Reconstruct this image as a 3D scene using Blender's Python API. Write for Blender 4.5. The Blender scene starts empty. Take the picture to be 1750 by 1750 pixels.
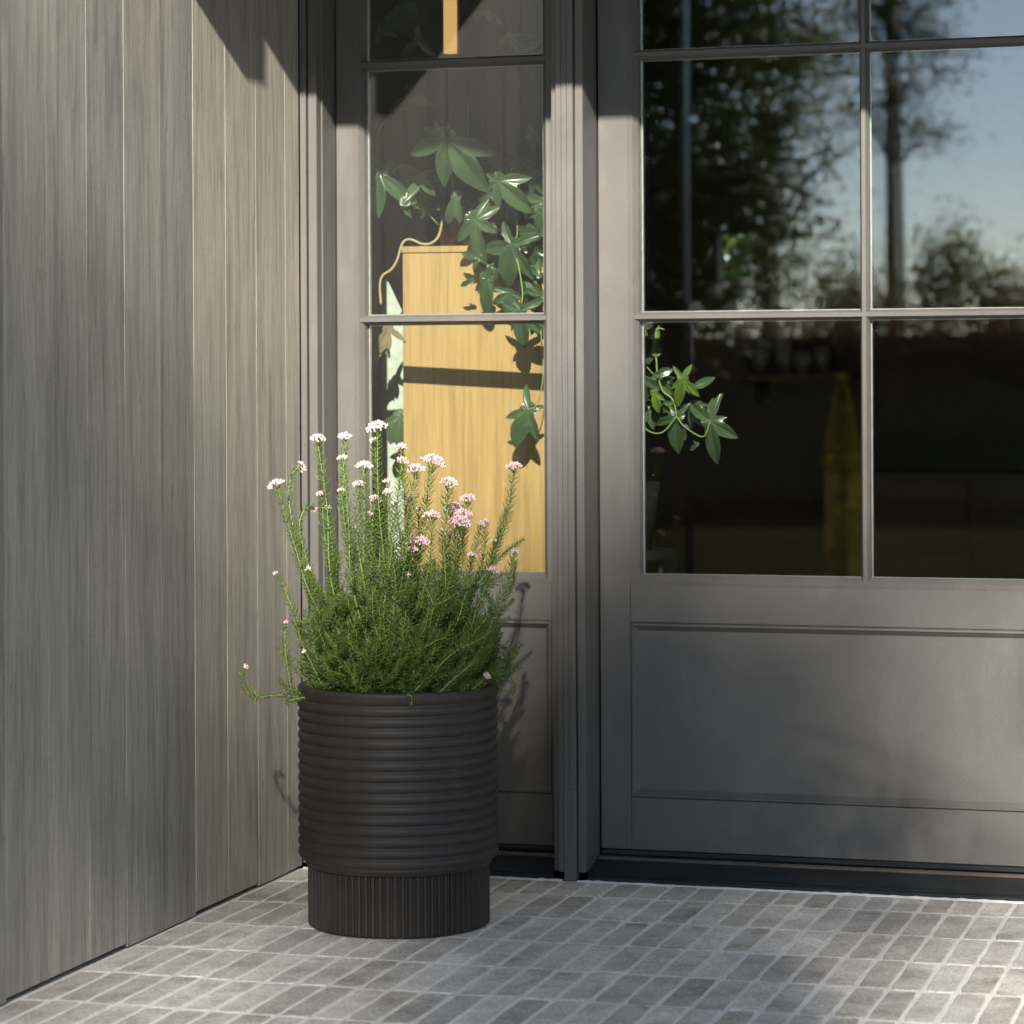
import bpy, math, random
import numpy as np
from mathutils import Vector, Matrix, noise

random.seed(7)
SC = bpy.context.scene
COL = SC.collection

# ------------------------------------------------------------------ camera
F, YAW, ROL, CY, CX, H = 4845.5, .2928, -.00475, 650., 875., 1.1
fw = np.array([-math.sin(YAW), math.cos(YAW), 0.])
_r = np.array([math.cos(YAW), math.sin(YAW), 0.])
_u = np.array([0., 0., 1.])
R2 = _r*math.cos(ROL) + _u*math.sin(ROL)
U2 = -_r*math.sin(ROL) + _u*math.cos(ROL)
CAM = np.array([2.310, -6.005, H])
cd = bpy.data.cameras.new('camera')
cam = bpy.data.objects.new('camera', cd)
COL.objects.link(cam)
cam.matrix_world = Matrix(((R2[0], U2[0], -fw[0], CAM[0]), (R2[1], U2[1], -fw[1], CAM[1]),
                           (R2[2], U2[2], -fw[2], CAM[2]), (0, 0, 0, 1)))
cd.sensor_width = 36
cd.lens = F/1750*36
cd.shift_y = -(875 - CY)/1750
cd.clip_end = 2000
cd.dof.use_dof = True
cd.dof.focus_distance = 5.9
cd.dof.aperture_fstop = 4.5
SC.camera = cam

# ------------------------------------------------------------------ world, sun, exposure
AZ, SLOPE = math.radians(15), .5            # sun to the right of the facade's normal; drop per metre of depth
EL = math.atan(SLOPE*math.cos(AZ))
SUN = Vector((math.sin(AZ)*math.cos(EL), -math.cos(AZ)*math.cos(EL), math.sin(EL)))
W = bpy.data.worlds.new('World')
SC.world = W
W.use_nodes = True
nt = W.node_tree
sky = nt.nodes.new('ShaderNodeTexSky')
sky.sky_type = 'NISHITA'
sky.sun_disc = False
sky.sun_elevation = EL
sky.sun_rotation = math.atan2(SUN.x, SUN.y)
sky.air_density = .6
sky.dust_density = .2
sky.ozone_density = 2.6
wb = nt.nodes.new('ShaderNodeMix')
wb.data_type = 'RGBA'
wb.blend_type = 'MULTIPLY'
wb.inputs[0].default_value = 1
wb.inputs[7].default_value = (1.12, 1., .86, 1)      # white balance: tints the whole sky a little warmer
nt.links.new(sky.outputs[0], wb.inputs[6])
nt.links.new(wb.outputs[2], nt.nodes['Background'].inputs[0])
nt.nodes['Background'].inputs[1].default_value = .15
sl = bpy.data.lights.new('sun', 'SUN')
sl.energy = 5.0
sl.angle = math.radians(.53)
sl.color = (1, .93, .82)
so = bpy.data.objects.new('sun', sl)
COL.objects.link(so)
so.rotation_euler = SUN.to_track_quat('Z', 'Y').to_euler()
so.location = (8, -20, 14)
vs = SC.view_settings
vs.view_transform = 'Standard'
vs.look = 'None'
vs.gamma = 1
vs.exposure = 1.2
SC.render.engine = 'CYCLES'
cy = SC.cycles
cy.use_denoising = True
cy.max_bounces = 10
cy.transparent_max_bounces = 24
cy.diffuse_bounces = 4
cy.glossy_bounces = 5
cy.transmission_bounces = 6
cy.sample_clamp_indirect = 8
cy.caustics_reflective = True
cy.blur_glossy = .5

# ------------------------------------------------------------------ photograph pixel -> point on a plane of the place
def ray(x, y):
    return fw + R2*((x - CX)/F) - U2*((y - CY)/F)
def on_y(x, y, Y):
    d = ray(x, y)
    return Vector(CAM + d*((Y - CAM[1])/d[1]))
def on_depth(x, y, Z):
    return Vector(CAM + ray(x, y)*Z)
def mirrored(x, y, D):
    """the point D metres in front of the door that the glass reflects at this pixel"""
    d = ray(x, y)
    g = CAM + d*((.14 - CAM[1])/d[1])
    t = D/d[1]
    return Vector((g[0] + d[0]*t, g[1] - D, g[2] + d[2]*t))

# ------------------------------------------------------------------ mesh helpers
class MB:
    def __init__(s):
        s.v, s.f, s.mi = [], [], []
    def add(s, vs, fs, mi=0):
        o = len(s.v)
        s.v += [tuple(p) for p in vs]
        s.f += [tuple(i + o for i in f) for f in fs]
        s.mi += [mi]*len(fs)
    def box(s, x0, x1, y0, y1, z0, z1, b=0., mi=0):
        """a box, its edges chamfered by b"""
        if b <= 0:
            s.add([(x0,y0,z0),(x1,y0,z0),(x1,y1,z0),(x0,y1,z0),(x0,y0,z1),(x1,y0,z1),(x1,y1,z1),(x0,y1,z1)],
                  [(0,3,2,1),(4,5,6,7),(0,1,5,4),(1,2,6,5),(2,3,7,6),(3,0,4,7)], mi)
            return
        V = {}
        L = []
        for i, x in enumerate((x0, x1)):
            for j, y in enumerate((y0, y1)):
                for k, z in enumerate((z0, z1)):
                    sx, sy, sz = (b if i == 0 else -b), (b if j == 0 else -b), (b if k == 0 else -b)
                    for a, p in (('x', (x, y+sy, z+sz)), ('y', (x+sx, y, z+sz)), ('z', (x+sx, y+sy, z))):
                        V[(i, j, k, a)] = len(L)
                        L.append(p)
        g = lambda i, j, k, a: V[(i, j, k, a)]
        fs = []
        for i in (0, 1):
            q = [g(i,0,0,'x'), g(i,1,0,'x'), g(i,1,1,'x'), g(i,0,1,'x')]
            fs.append(q if i else q[::-1])
        for j in (0, 1):
            q = [g(0,j,0,'y'), g(1,j,0,'y'), g(1,j,1,'y'), g(0,j,1,'y')]
            fs.append(q[::-1] if j else q)
        for k in (0, 1):
            q = [g(0,0,k,'z'), g(1,0,k,'z'), g(1,1,k,'z'), g(0,1,k,'z')]
            fs.append(q if k else q[::-1])
        for i in (0, 1):
            for j in (0, 1):
                fs.append([g(i,j,0,'x'), g(i,j,0,'y'), g(i,j,1,'y'), g(i,j,1,'x')])
        for i in (0, 1):
            for k in (0, 1):
                fs.append([g(i,0,k,'x'), g(i,0,k,'z'), g(i,1,k,'z'), g(i,1,k,'x')])
        for j in (0, 1):
            for k in (0, 1):
                fs.append([g(0,j,k,'y'), g(0,j,k,'z'), g(1,j,k,'z'), g(1,j,k,'y')])
        for i in (0, 1):
            for j in (0, 1):
                for k in (0, 1):
                    fs.append([g(i,j,k,'x'), g(i,j,k,'y'), g(i,j,k,'z')])
        s.add(L, fs, mi)
    def tube(s, pts, rad, n=6, mi=0, cap=True):
        pts = [Vector(p) for p in pts]
        N = len(pts)
        rad = rad if hasattr(rad, '__len__') else [rad]*N
        t0 = (pts[1] - pts[0]).normalized()
        a = t0.orthogonal().normalized()
        vs = []
        for i in range(N):
            t = (pts[min(i+1, N-1)] - pts[max(i-1, 0)]).normalized()
            a = (a - t*a.dot(t))
            a = a.normalized() if a.length > 1e-6 else t.orthogonal().normalized()
            b = t.cross(a)
            for k in range(n):
                w = 2*math.pi*k/n
                vs.append(pts[i] + (a*math.cos(w) + b*math.sin(w))*rad[i])
        fs = [(i*n + k, i*n + (k+1) % n, (i+1)*n + (k+1) % n, (i+1)*n + k) for i in range(N-1) for k in range(n)]
        if cap:
            fs += [tuple(range(n))[::-1], tuple(range((N-1)*n, N*n))]
        s.add(vs, fs, mi)
    def lathe(s, prof, n=96, c=(0, 0), mi=0, fn=None):
        vs = []
        for r, z in prof:
            for k in range(n):
                w = 2*math.pi*k/n
                q = r + (fn(k, z) if fn else 0)
                vs.append((c[0] + q*math.cos(w), c[1] + q*math.sin(w), z))
        fs = [(i*n + k, i*n + (k+1) % n, (i+1)*n + (k+1) % n, (i+1)*n + k) for i in range(len(prof)-1) for k in range(n)]
        s.add(vs, fs, mi)
    def prism(s, poly, fn0, fn1, mi=0):
        n = len(poly)
        s.add([fn0(p) for p in poly] + [fn1(p) for p in poly],
              [tuple(range(n)), tuple(range(2*n-1, n-1, -1))] + [(i, i+n, (i+1) % n + n, (i+1) % n) for i in range(n)], mi)
    def extrude(s, prof, p0, p1, axis, mi=0, closed=True):
        """profile of (across, depth y) swept along x or z"""
        n = len(prof)
        if axis == 'x':
            A = [(p0, d, a) for a, d in prof]; B = [(p1, d, a) for a, d in prof]
        else:
            A = [(a, d, p0) for a, d in prof]; B = [(a, d, p1) for a, d in prof]
        fs = [(i, (i+1) % n, (i+1) % n + n, i+n) for i in range(n if closed else n-1)]
        if closed:
            fs += [tuple(range(n))[::-1], tuple(range(n, 2*n))]
        s.add(A + B, fs, mi)
    def ring(s, x0, x1, z0, z1, prof, mi=0):
        """a mitred rectangular moulding: (inset, y) rings"""
        vs, fs = [], []
        for ins, y in prof:
            vs += [(x0+ins, y, z0+ins), (x1-ins, y, z0+ins), (x1-ins, y, z1-ins), (x0+ins, y, z1-ins)]
        for i in range(len(prof)-1):
            for k in range(4):
                fs.append((i*4+k, i*4+(k+1) % 4, (i+1)*4+(k+1) % 4, (i+1)*4+k))
        s.add(vs, fs, mi)
    def mesh(s, name, mats, smooth=False):
        me = bpy.data.meshes.new(name)
        me.from_pydata(s.v, [], s.f)
        for m in (mats if isinstance(mats, (list, tuple)) else [mats]):
            me.materials.append(m)
        if any(s.mi):
            me.polygons.foreach_set('material_index', s.mi)
        if smooth:
            me.polygons.foreach_set('use_smooth', [True]*len(s.f))
        me.update()
        return me
    def build(s, name, mats, parent=None, smooth=False, fix=True):
        me = s.mesh(name, mats, smooth)
        if fix:
            import bmesh
            bm = bmesh.new(); bm.from_mesh(me)
            bmesh.ops.recalc_face_normals(bm, faces=bm.faces[:])
            bm.to_mesh(me); bm.free()
        return put(name, me, parent)

def put(name, me, parent=None):
    o = bpy.data.objects.new(name, me)
    COL.objects.link(o)
    if parent is not None:
        o.parent = parent
        if parent.type == 'EMPTY' or any(abs(v) > 1e-9 for v in parent.location):
            o.matrix_parent_inverse = Matrix.Translation(-WL(parent))
    return o
_WL = {}
def WL(o):
    return Vector(_WL.get(o.name, (0, 0, 0)))
def tag(o, label=None, cat=None, group=None, kind=None):
    for k, v in (('label', label), ('category', cat), ('group', group), ('kind', kind)):
        if v:
            o[k] = v
    return o
def thing(name, loc, label, cat, group=None):
    o = bpy.data.objects.new(name, None)
    COL.objects.link(o)
    o.location = loc
    o.empty_display_size = .05
    _WL[o.name] = tuple(loc)
    return tag(o, label, cat, group)

# ------------------------------------------------------------------ materials
def mat(name):
    m = bpy.data.materials.new(name)
    m.use_nodes = True
    n = m.node_tree.nodes
    b = n['Principled BSDF']
    return m, m.node_tree, b
def N(t, kind, **kw):
    n = t.nodes.new('ShaderNode' + kind)
    for k, v in kw.items():
        if hasattr(n, k):
            setattr(n, k, v)
        else:
            n.inputs[k.replace('_', ' ')].default_value = v
    return n
def ramp(t, fac, stops):
    r = t.nodes.new('ShaderNodeValToRGB')
    while len(r.color_ramp.elements) < len(stops):
        r.color_ramp.elements.new(.5)
    for e, (p, c) in zip(r.color_ramp.elements, stops):
        e.position = p
        e.color = (*c, 1) if len(c) == 3 else c
    t.links.new(fac, r.inputs[0])
    return r.outputs[0]
def coords(t, scale=(1, 1, 1), kind='Object', rnd=0.):
    tc = N(t, 'TexCoord')
    mp = N(t, 'Mapping')
    mp.inputs['Scale'].default_value = scale
    t.links.new(tc.outputs[kind], mp.inputs[0])
    if rnd:
        oi = N(t, 'ObjectInfo')
        mu = N(t, 'VectorMath', operation='SCALE')
        cb = N(t, 'CombineXYZ')
        for i in range(3):
            t.links.new(oi.outputs['Random'], cb.inputs[i])
        t.links.new(cb.outputs[0], mu.inputs[0])
        mu.inputs['Scale'].default_value = rnd
        t.links.new(mu.outputs[0], mp.inputs['Location'])
    return mp.outputs[0]
def noise_tex(t, vec, scale, detail=4, rough=.55, dist=0.):
    n = N(t, 'TexNoise')
    n.inputs['Scale'].default_value = scale
    n.inputs['Detail'].default_value = detail
    n.inputs['Roughness'].default_value = rough
    n.inputs['Distortion'].default_value = dist
    t.links.new(vec, n.inputs['Vector'])
    return n.outputs['Fac']
def mix(t, a, b, fac, blend='MIX'):
    m = t.nodes.new('ShaderNodeMix')
    m.data_type = 'RGBA'
    m.blend_type = blend
    for sock, v in ((m.inputs[0], fac), (m.inputs[6], a), (m.inputs[7], b)):
        if hasattr(v, 'node'):
            t.links.new(v, sock)
        elif isinstance(v, (int, float)):
            sock.default_value = v
        else:
            sock.default_value = (*v, 1)
    return m.outputs[2]
def bump(t, b, h, strength, dist):
    n = N(t, 'Bump')
    n.inputs['Strength'].default_value = strength
    n.inputs['Distance'].default_value = dist
    t.links.new(h, n.inputs['Height'])
    t.links.new(n.outputs[0], b.inputs['Normal'])

def painted(name, c, rough=.5, grain=.1):
    m, t, b = mat(name)
    v = coords(t, (1, 1, 1), 'Generated')
    v2 = coords(t, (1, 1, 1))
    f = noise_tex(t, v2, 900, 2, .5)
    g = noise_tex(t, v2, 3.5, 5, .6)
    c1 = ramp(t, g, [(.3, tuple(x*(1-grain) for x in c)), (.7, tuple(x*(1+grain) for x in c))])
    t.links.new(c1, b.inputs['Base Color'])
    b.inputs['Roughness'].default_value = rough
    b.inputs['Specular IOR Level'].default_value = .4
    c2 = mix(t, c1, ramp(t, noise_tex(t, v2, 420, 2, .7), [(.3, (.84, .84, .84)), (.7, (1.13, 1.13, 1.13))]), .8, 'MULTIPLY')
    c2 = mix(t, c2, tuple(min(.5, x*1.9 + .02) for x in c), ramp(t, noise_tex(t, coords(t, (1, 1, .35)), 9, 9, .72, .6), [(.52, (0, 0, 0)), (.78, (.28, .28, .28))]))
    t.links.new(c2, b.inputs['Base Color'])
    bump(t, b, f, .25, .0006)
    return m
PAINT = painted('frame_paint', (.112, .107, .097), .5)
PAINT_D = painted('groove_paint', (.03, .03, .03), .6)
BLACK = painted('black_rubber', (.012, .013, .014), .5)

def sill_metal():
    m, t, b = mat('sill_metal')
    v = coords(t, (3, 120, 120))
    f = noise_tex(t, v, 1.5, 4, .6)
    t.links.new(ramp(t, f, [(.35, (.012, .015, .018)), (.75, (.05, .055, .058))]), b.inputs['Base Color'])
    b.inputs['Metallic'].default_value = .4
    b.inputs['Roughness'].default_value = .4
    return m
SILL = sill_metal()
def plain(name, c, rough=.5, metal=0., spec=.5):
    m, t, b = mat(name)
    v = coords(t)
    f = noise_tex(t, v, 40, 4, .6)
    t.links.new(ramp(t, f, [(.3, tuple(x*.85 for x in c)), (.7, tuple(min(1, x*1.12) for x in c))]), b.inputs['Base Color'])
    b.inputs['Roughness'].default_value = rough
    b.inputs['Metallic'].default_value = metal
    b.inputs['Specular IOR Level'].default_value = spec
    return m
ALU = plain('spacer_aluminium', (.40, .42, .41), .35, .6)

def plank_mat():
    m, t, b = mat('weathered_cladding')
    v = coords(t, (1, 20, 1.5), rnd=37.)
    g = noise_tex(t, v, 2.2, 7, .66, .5)             # long grain
    v2 = coords(t, (1, 9, .75), rnd=53.)
    st = noise_tex(t, v2, 1.5, 5, .62, 1.0)           # stain streaks
    v3 = coords(t, (1, 150, 7), rnd=11.)
    fine = noise_tex(t, v3, 2.5, 3, .6)
    spk = noise_tex(t, coords(t, (1, 1, .6), rnd=5.), 520, 2, .7)
    wv = N(t, 'TexWave')
    wv.bands_direction = 'Y'
    wv.inputs['Scale'].default_value = 9.
    wv.inputs['Distortion'].default_value = 14.
    wv.inputs['Detail'].default_value = 4.
    wv.inputs['Detail Scale'].default_value = .8
    t.links.new(coords(t, (1, 1.9, .30), rnd=23.), wv.inputs['Vector'])
    base = ramp(t, st, [(.28, (.25, .245, .232)), (.47, (.335, .322, .285)), (.68, (.41, .39, .335))])
    base = mix(t, base, ramp(t, g, [(.34, (.40, .40, .42)), (.50, (1., 1., 1.)), (.7, (1.15, 1.13, 1.09))]), .42, 'MULTIPLY')
    base = mix(t, base, ramp(t, fine, [(.40, (.50, .50, .52)), (.52, (1.03, 1.03, 1.03))]), .28, 'MULTIPLY')
    base = mix(t, base, ramp(t, spk, [(.3, (.72, .72, .73)), (.7, (1.2, 1.2, 1.18))]), .75, 'MULTIPLY')
    base = mix(t, base, ramp(t, wv.outputs['Fac'], [(.0, (.55, .54, .54)), (.13, (1, 1, 1))]), .45, 'MULTIPLY')
    oi = N(t, 'ObjectInfo')
    base = mix(t, base, ramp(t, oi.outputs['Random'], [(0, (.80, .80, .80)), (.5, (.98, .965, .935)), (1, (1.12, 1.09, 1.03))]), 1., 'MULTIPLY')
    t.links.new(base, b.inputs['Base Color'])
    b.inputs['Roughness'].default_value = .62
    b.inputs['Specular IOR Level'].default_value = .35
    h = mix(t, g, fine, .5)
    bump(t, b, h, .35, .0015)
    return m
PLANK = plank_mat()

def paver_mat():
    m, t, b = mat('paver_stone')
    v = coords(t, (1, 1, 1), rnd=29.)
    n1 = noise_tex(t, v, 9, 6, .62, .4)
    n2 = noise_tex(t, v, 160, 3, .6)
    n3 = noise_tex(t, coords(t, (2.2, 1, 1), rnd=71.), 16, 6, .7, 1.2)
    oi = N(t, 'ObjectInfo')
    c = ramp(t, oi.outputs['Random'], [(0, (.43, .40, .35)), (.35, (.51, .48, .425)), (.7, (.57, .54, .485)), (1, (.63, .60, .54))])
    c = mix(t, c, ramp(t, n1, [(.28, (.55, .54, .53)), (.5, (.98, .98, .98)), (.72, (1.28, 1.29, 1.3))]), .9, 'MULTIPLY')
    c = mix(t, c, ramp(t, n2, [(.32, (.6, .6, .6)), (.66, (1.22, 1.22, 1.22))]), .85, 'MULTIPLY')
    c = mix(t, c, (.58, .575, .56), ramp(t, n3, [(.54, (0, 0, 0)), (.72, (.75, .75, .75))]))
    t.links.new(c, b.inputs['Base Color'])
    b.inputs['Roughness'].default_value = .8
    b.inputs['Specular IOR Level'].default_value = .3
    h = mix(t, n1, n2, .5)
    bump(t, b, h, .5, .0012)
    return m
PAVER = paver_mat()
def mortar_mat():
    m, t, b = mat('mortar')
    v = coords(t)
    n1 = noise_tex(t, v, 25, 6, .65)
    n2 = noise_tex(t, v, 350, 3, .6)
    c = ramp(t, n1, [(.3, (.64, .62, .58)), (.7, (.82, .80, .76))])
    c = mix(t, c, ramp(t, n2, [(.35, (.75, .75, .75)), (.6, (1.1, 1.1, 1.1))]), .6, 'MULTIPLY')
    t.links.new(c, b.inputs['Base Color'])
    b.inputs['Roughness'].default_value = .9
    bump(t, b, mix(t, n1, n2, .5), .6, .002)
    return m
MORTAR = mortar_mat()

def glass_mat(name, tint, refl):
    m, t, b = mat(name)
    t.nodes.remove(b)
    out = t.nodes['Material Output']
    lw = N(t, 'LayerWeight')
    lw.inputs['Blend'].default_value = .5
    p = N(t, 'Math', operation='POWER')
    p.inputs[1].default_value = 5
    t.links.new(lw.outputs['Facing'], p.inputs[0])
    ma = N(t, 'Math', operation='MULTIPLY_ADD')
    ma.inputs[1].default_value = 1 - refl
    ma.inputs[2].default_value = refl
    t.links.new(p.outputs[0], ma.inputs[0])
    tr = N(t, 'BsdfTransparent')
    tr.inputs[0].default_value = (*tint, 1)
    gl = N(t, 'BsdfGlossy')
    gl.inputs['Roughness'].default_value = 0.
    gl.inputs['Color'].default_value = (.97, 1, .99, 1)
    mx = N(t, 'MixShader')
    t.links.new(ma.outputs[0], mx.inputs[0])
    t.links.new(tr.outputs[0], mx.inputs[1])
    t.links.new(gl.outputs[0], mx.inputs[2])
    t.links.new(mx.outputs[0], out.inputs[0])
    return m
GLASS = glass_mat('pane_glass', (.975, .98, .97), .064)
GLASS_IN = glass_mat('coated_pane_glass', (.95, .96, .94), .016)

def cabinet_mat():
    m, t, b = mat('maple_veneer')
    v = coords(t, (22, 22, 1.1))
    g = noise_tex(t, v, 2.4, 6, .62, .5)
    g2 = noise_tex(t, coords(t, (140, 140, 5)), 2.2, 3, .6)
    c = ramp(t, g, [(.32, (.285, .178, .060)), (.5, (.38, .248, .090)), (.7, (.43, .29, .11))])
    c = mix(t, c, ramp(t, g2, [(.36, (.8, .77, .72)), (.56, (1.03, 1.03, 1.03))]), .5, 'MULTIPLY')
    t.links.new(c, b.inputs['Base Color'])
    b.inputs['Roughness'].default_value = .55
    return m
MAPLE = cabinet_mat()

def leaf_mat(name, c0, c1, rough=.4, trans=.3, scale=30., rnd=True, spec=.5, tcol=None):
    m, t, b = mat(name)
    v = coords(t, rnd=9. if rnd else 0.)
    n1 = noise_tex(t, v, scale, 3, .6)
    c = ramp(t, n1, [(.3, c0), (.7, c1)])
    t.links.new(c, b.inputs['Base Color'])
    b.inputs['Roughness'].default_value = rough
    b.inputs['Specular IOR Level'].default_value = spec
    if trans:
        out = t.nodes['Material Output']
        tl = N(t, 'BsdfTranslucent')
        if tcol:
            tl.inputs[0].default_value = (*tcol, 1)
        else:
            t.links.new(mix(t, c, (1.6, 1.9, .8), 1., 'MULTIPLY'), tl.inputs[0])
        mx = N(t, 'MixShader')
        mx.inputs[0].default_value = trans
        t.links.new(b.outputs[0], mx.inputs[1])
        t.links.new(tl.outputs[0], mx.inputs[2])
        t.links.new(mx.outputs[0], out.inputs[0])
    return m
PHILO = leaf_mat('philodendron_leaf', (.045, .082, .040), (.085, .138, .068), .26, .15, 14., spec=.8)
PHILO_Y = leaf_mat('young_philodendron_leaf', (.10, .18, .035), (.17, .27, .055), .4, .35, 14.)
VINE = plain('vine_bark', (.36, .29, .15), .6)
VINE_G = plain('green_vine', (.22, .30, .09), .5)
DRY = leaf_mat('dried_leaf', (.17, .13, .07), (.30, .25, .15), .7, .2, 30.)
NEEDLE = leaf_mat('needle_leaf', (.085, .140, .028), (.185, .265, .055), .45, .32, 18.)
NEEDLE_D = leaf_mat('old_needle_leaf', (.12, .105, .04), (.20, .17, .06), .6, .25, 18.)
STEM_G = plain('green_stem', (.20, .28, .075), .55)
STEM_B = plain('woody_stem', (.16, .10, .05), .75)
PINK = plain('pink_bud', (.82, .50, .54), .6)
PALE = plain('pale_bud', (.86, .74, .72), .6)
SOILM = plain('potting_soil', (.022, .017, .012), .95)
def pot_mat():
    m, t, b = mat('matte_charcoal')
    v = coords(t)
    n1 = noise_tex(t, v, 700, 2, .6)
    n2 = noise_tex(t, v, 6, 5, .6)
    n3 = noise_tex(t, coords(t, (30, 30, 2)), 1.5, 5, .65)
    c = ramp(t, n2, [(.3, (.026, .0225, .019)), (.7, (.036, .0315, .0265))])
    c = mix(t, c, (.075, .07, .062), ramp(t, n3, [(.55, (0, 0, 0)), (.8, (.35, .35, .35))]))
    c = mix(t, c, ramp(t, n1, [(.62, (1, 1, 1)), (.8, (1.5, 1.5, 1.45))]), 1., 'MULTIPLY')
    t.links.new(c, b.inputs['Base Color'])
    b.inputs['Roughness'].default_value = .55
    b.inputs['Specular IOR Level'].default_value = .4
    bump(t, b, n1, .3, .0005)
    return m
POT = pot_mat()
WALNUT = plain('dark_walnut', (.075, .045, .026), .5)
ROOMW = plain('dark_room_plaster', (.20, .14, .09), .8)
PALEP = plain('pale_sage_wall', (.47, .53, .48), .5)
TERRA = plain('brown_ceramic', (.11, .045, .022), .45)
BARK = plain('bark', (.06, .042, .03), .9)
CONC = plain('soffit_board', (.13, .12, .105), .7)
WHITEP = plain('white_pole_paint', (.75, .74, .70), .45)

def ground_mat():
    m, t, b = mat('garden_ground')
    v = coords(t)
    n1 = noise_tex(t, v, .6, 8, .65)
    n2 = noise_tex(t, v, 30, 4, .65)
    c = ramp(t, n1, [(.35, (.022, .028, .010)), (.6, (.04, .036, .02))])
    c = mix(t, c, ramp(t, n2, [(.3, (.6, .6, .6)), (.7, (1.2, 1.2, 1.2))]), .8, 'MULTIPLY')
    t.links.new(c, b.inputs['Base Color'])
    b.inputs['Specular IOR Level'].default_value = 0.
    b.inputs['Roughness'].default_value = .95
    return m
GROUND = ground_mat()

# ------------------------------------------------------------------ ground, paving
g = MB()
g.add([(-300, -300, -.03), (300, -300, -.03), (300, 300, -.03), (-300, 300, -.03)], [(0, 1, 2, 3)])
tag(g.build('ground', GROUND), 'dull green garden ground reaching to the horizon', kind='structure')

PX, PY = .0616, .2475
bed = MB()
NX, NY = 90, 70
bx0, bx1, by0, by1 = -.02, 4.4, -4.2, -.004
vsb = [(bx0 + (bx1-bx0)*i/NX, by0 + (by1-by0)*j/NY, -.0013) for j in range(NY+1) for i in range(NX+1)]
bed.add(vsb, [(j*(NX+1)+i, j*(NX+1)+i+1, (j+1)*(NX+1)+i+1, (j+1)*(NX+1)+i) for j in range(NY) for i in range(NX)])
pavement = bed.build('pavement', MORTAR, smooth=True)
tag(pavement, 'grey stone pavers laid with pale mortar joints', kind='structure')
bed2 = MB()
bed2.box(bx0, bx1, by0, by1, -.06, -.004)
bed2.build('mortar_bed', MORTAR, pavement)

rq = random.Random(77)
WHITEM = plain('fresh_mortar', (.72, .71, .69), .9)
for xa, xb in ((.004, .614), (.646, 4.3)):
    fm = MB()
    n = int((xb - xa)/.012)
    L0, L1, L2 = [], [], []
    for i in range(n + 1):
        x = xa + (xb - xa)*i/n
        L0.append((x, -.0128 - rq.random()**3*.003, -.0015)); L1.append((x, -.0105, .0012 + rq.uniform(-.0008, .0008))); L2.append((x, -.0052 + rq.uniform(-.0008, .0004), .0018 + rq.random()**3*.002))
    fm.add(L0 + L1 + L2, [(i, i+1, n+2+i, n+1+i) for i in range(n)] + [(n+1+i, n+2+i, 2*n+3+i, 2*n+2+i) for i in range(n)])
    fm.build('mortar_fillet', WHITEM, pavement, smooth=True)
def paver_verts(w, l, rnd):
    """one long paver with worn, slightly wavy edges; top at z = 0"""
    e = .0011
    def edge(p, q, n):
        return [(p[0] + (q[0]-p[0])*i/n, p[1] + (q[1]-p[1])*i/n) for i in range(n)]
    x, y = w/2, l/2
    k = .004
    ring = edge((-x+k, -y), (x-k, -y), 3) + edge((x, -y+k), (x, y-k), 7) + edge((x-k, y), (-x+k, y), 3) + edge((-x, y-k), (-x, -y+k), 7)
    ring = [(a + rnd.uniform(-e, e), b + rnd.uniform(-e, e)) for a, b in ring]
    n = len(ring)
    V = [(a, b, -.02) for a, b in ring] + [(a, b, -.0017) for a, b in ring]
    V += [(a*(1-.0042/w*1.2), b*(1-.0042/l*1.2), 0.) for a, b in ring]
    Fs = [(i, (i+1) % n, (i+1) % n + n, i+n) for i in range(n)]
    Fs += [(i+n, (i+1) % n + n, (i+1) % n + 2*n, i+2*n) for i in range(n)]
    Fs += [tuple(range(2*n, 3*n))]
    return V, Fs
rp = random.Random(3)
variants = {}
def variant(l, k):
    key = (round(l, 3), k)
    if key not in variants:
        m = MB()
        m.add(*paver_verts(PX - .0072, l, rp))
        variants[key] = m.mesh('paver', PAVER)
    return variants[key]
def project(p):
    d = np.array(p) - CAM
    z = d @ fw
    return CX + F*(d @ R2)/z, CY - F*(d @ U2)/z
rest = MB()
for i in range(0, 70):
    xc = .0005 + PX*(i + .5)
    joff = rp.uniform(-.006, .006)
    for j in range(0, 17):
        yb = -.168 - PY*(j-1) - .004 - .0045*xc
        if j == 0:
            y1, y0 = -.013, yb - PY
        else:
            y1, y0 = yb, yb - PY
        if j == 0:
            y0 = -.168 - .004 - .0045*xc + .0
        y0 += joff; y1 += joff if j else 0
        l = round((y1 - y0) - .0085, 2)
        yc = (y0 + y1)/2
        z = rp.uniform(-.0006, .0006)
        u, v = project((xc, yc, 0))
        if -60 < u < 1810 and 1400 < v < 1800 and len([1]) and (j < 7):
            o = put('paver', variant(l, rp.randrange(5)), pavement)
            o.location = (xc + rp.uniform(-.0012, .0012), yc + rp.uniform(-.0015, .0015), z)
            o.rotation_euler = (rp.uniform(-.002, .002), rp.uniform(-.004, .004), rp.uniform(-.006, .006))
        else:
            V, Fs = paver_verts(PX - .0072, l, rp)
            rest.add([(a + xc, b + yc, c + z) for a, b, c in V], Fs)
o = rest.build('paver', PAVER, pavement)
o['kind'] = 'stuff'

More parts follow.
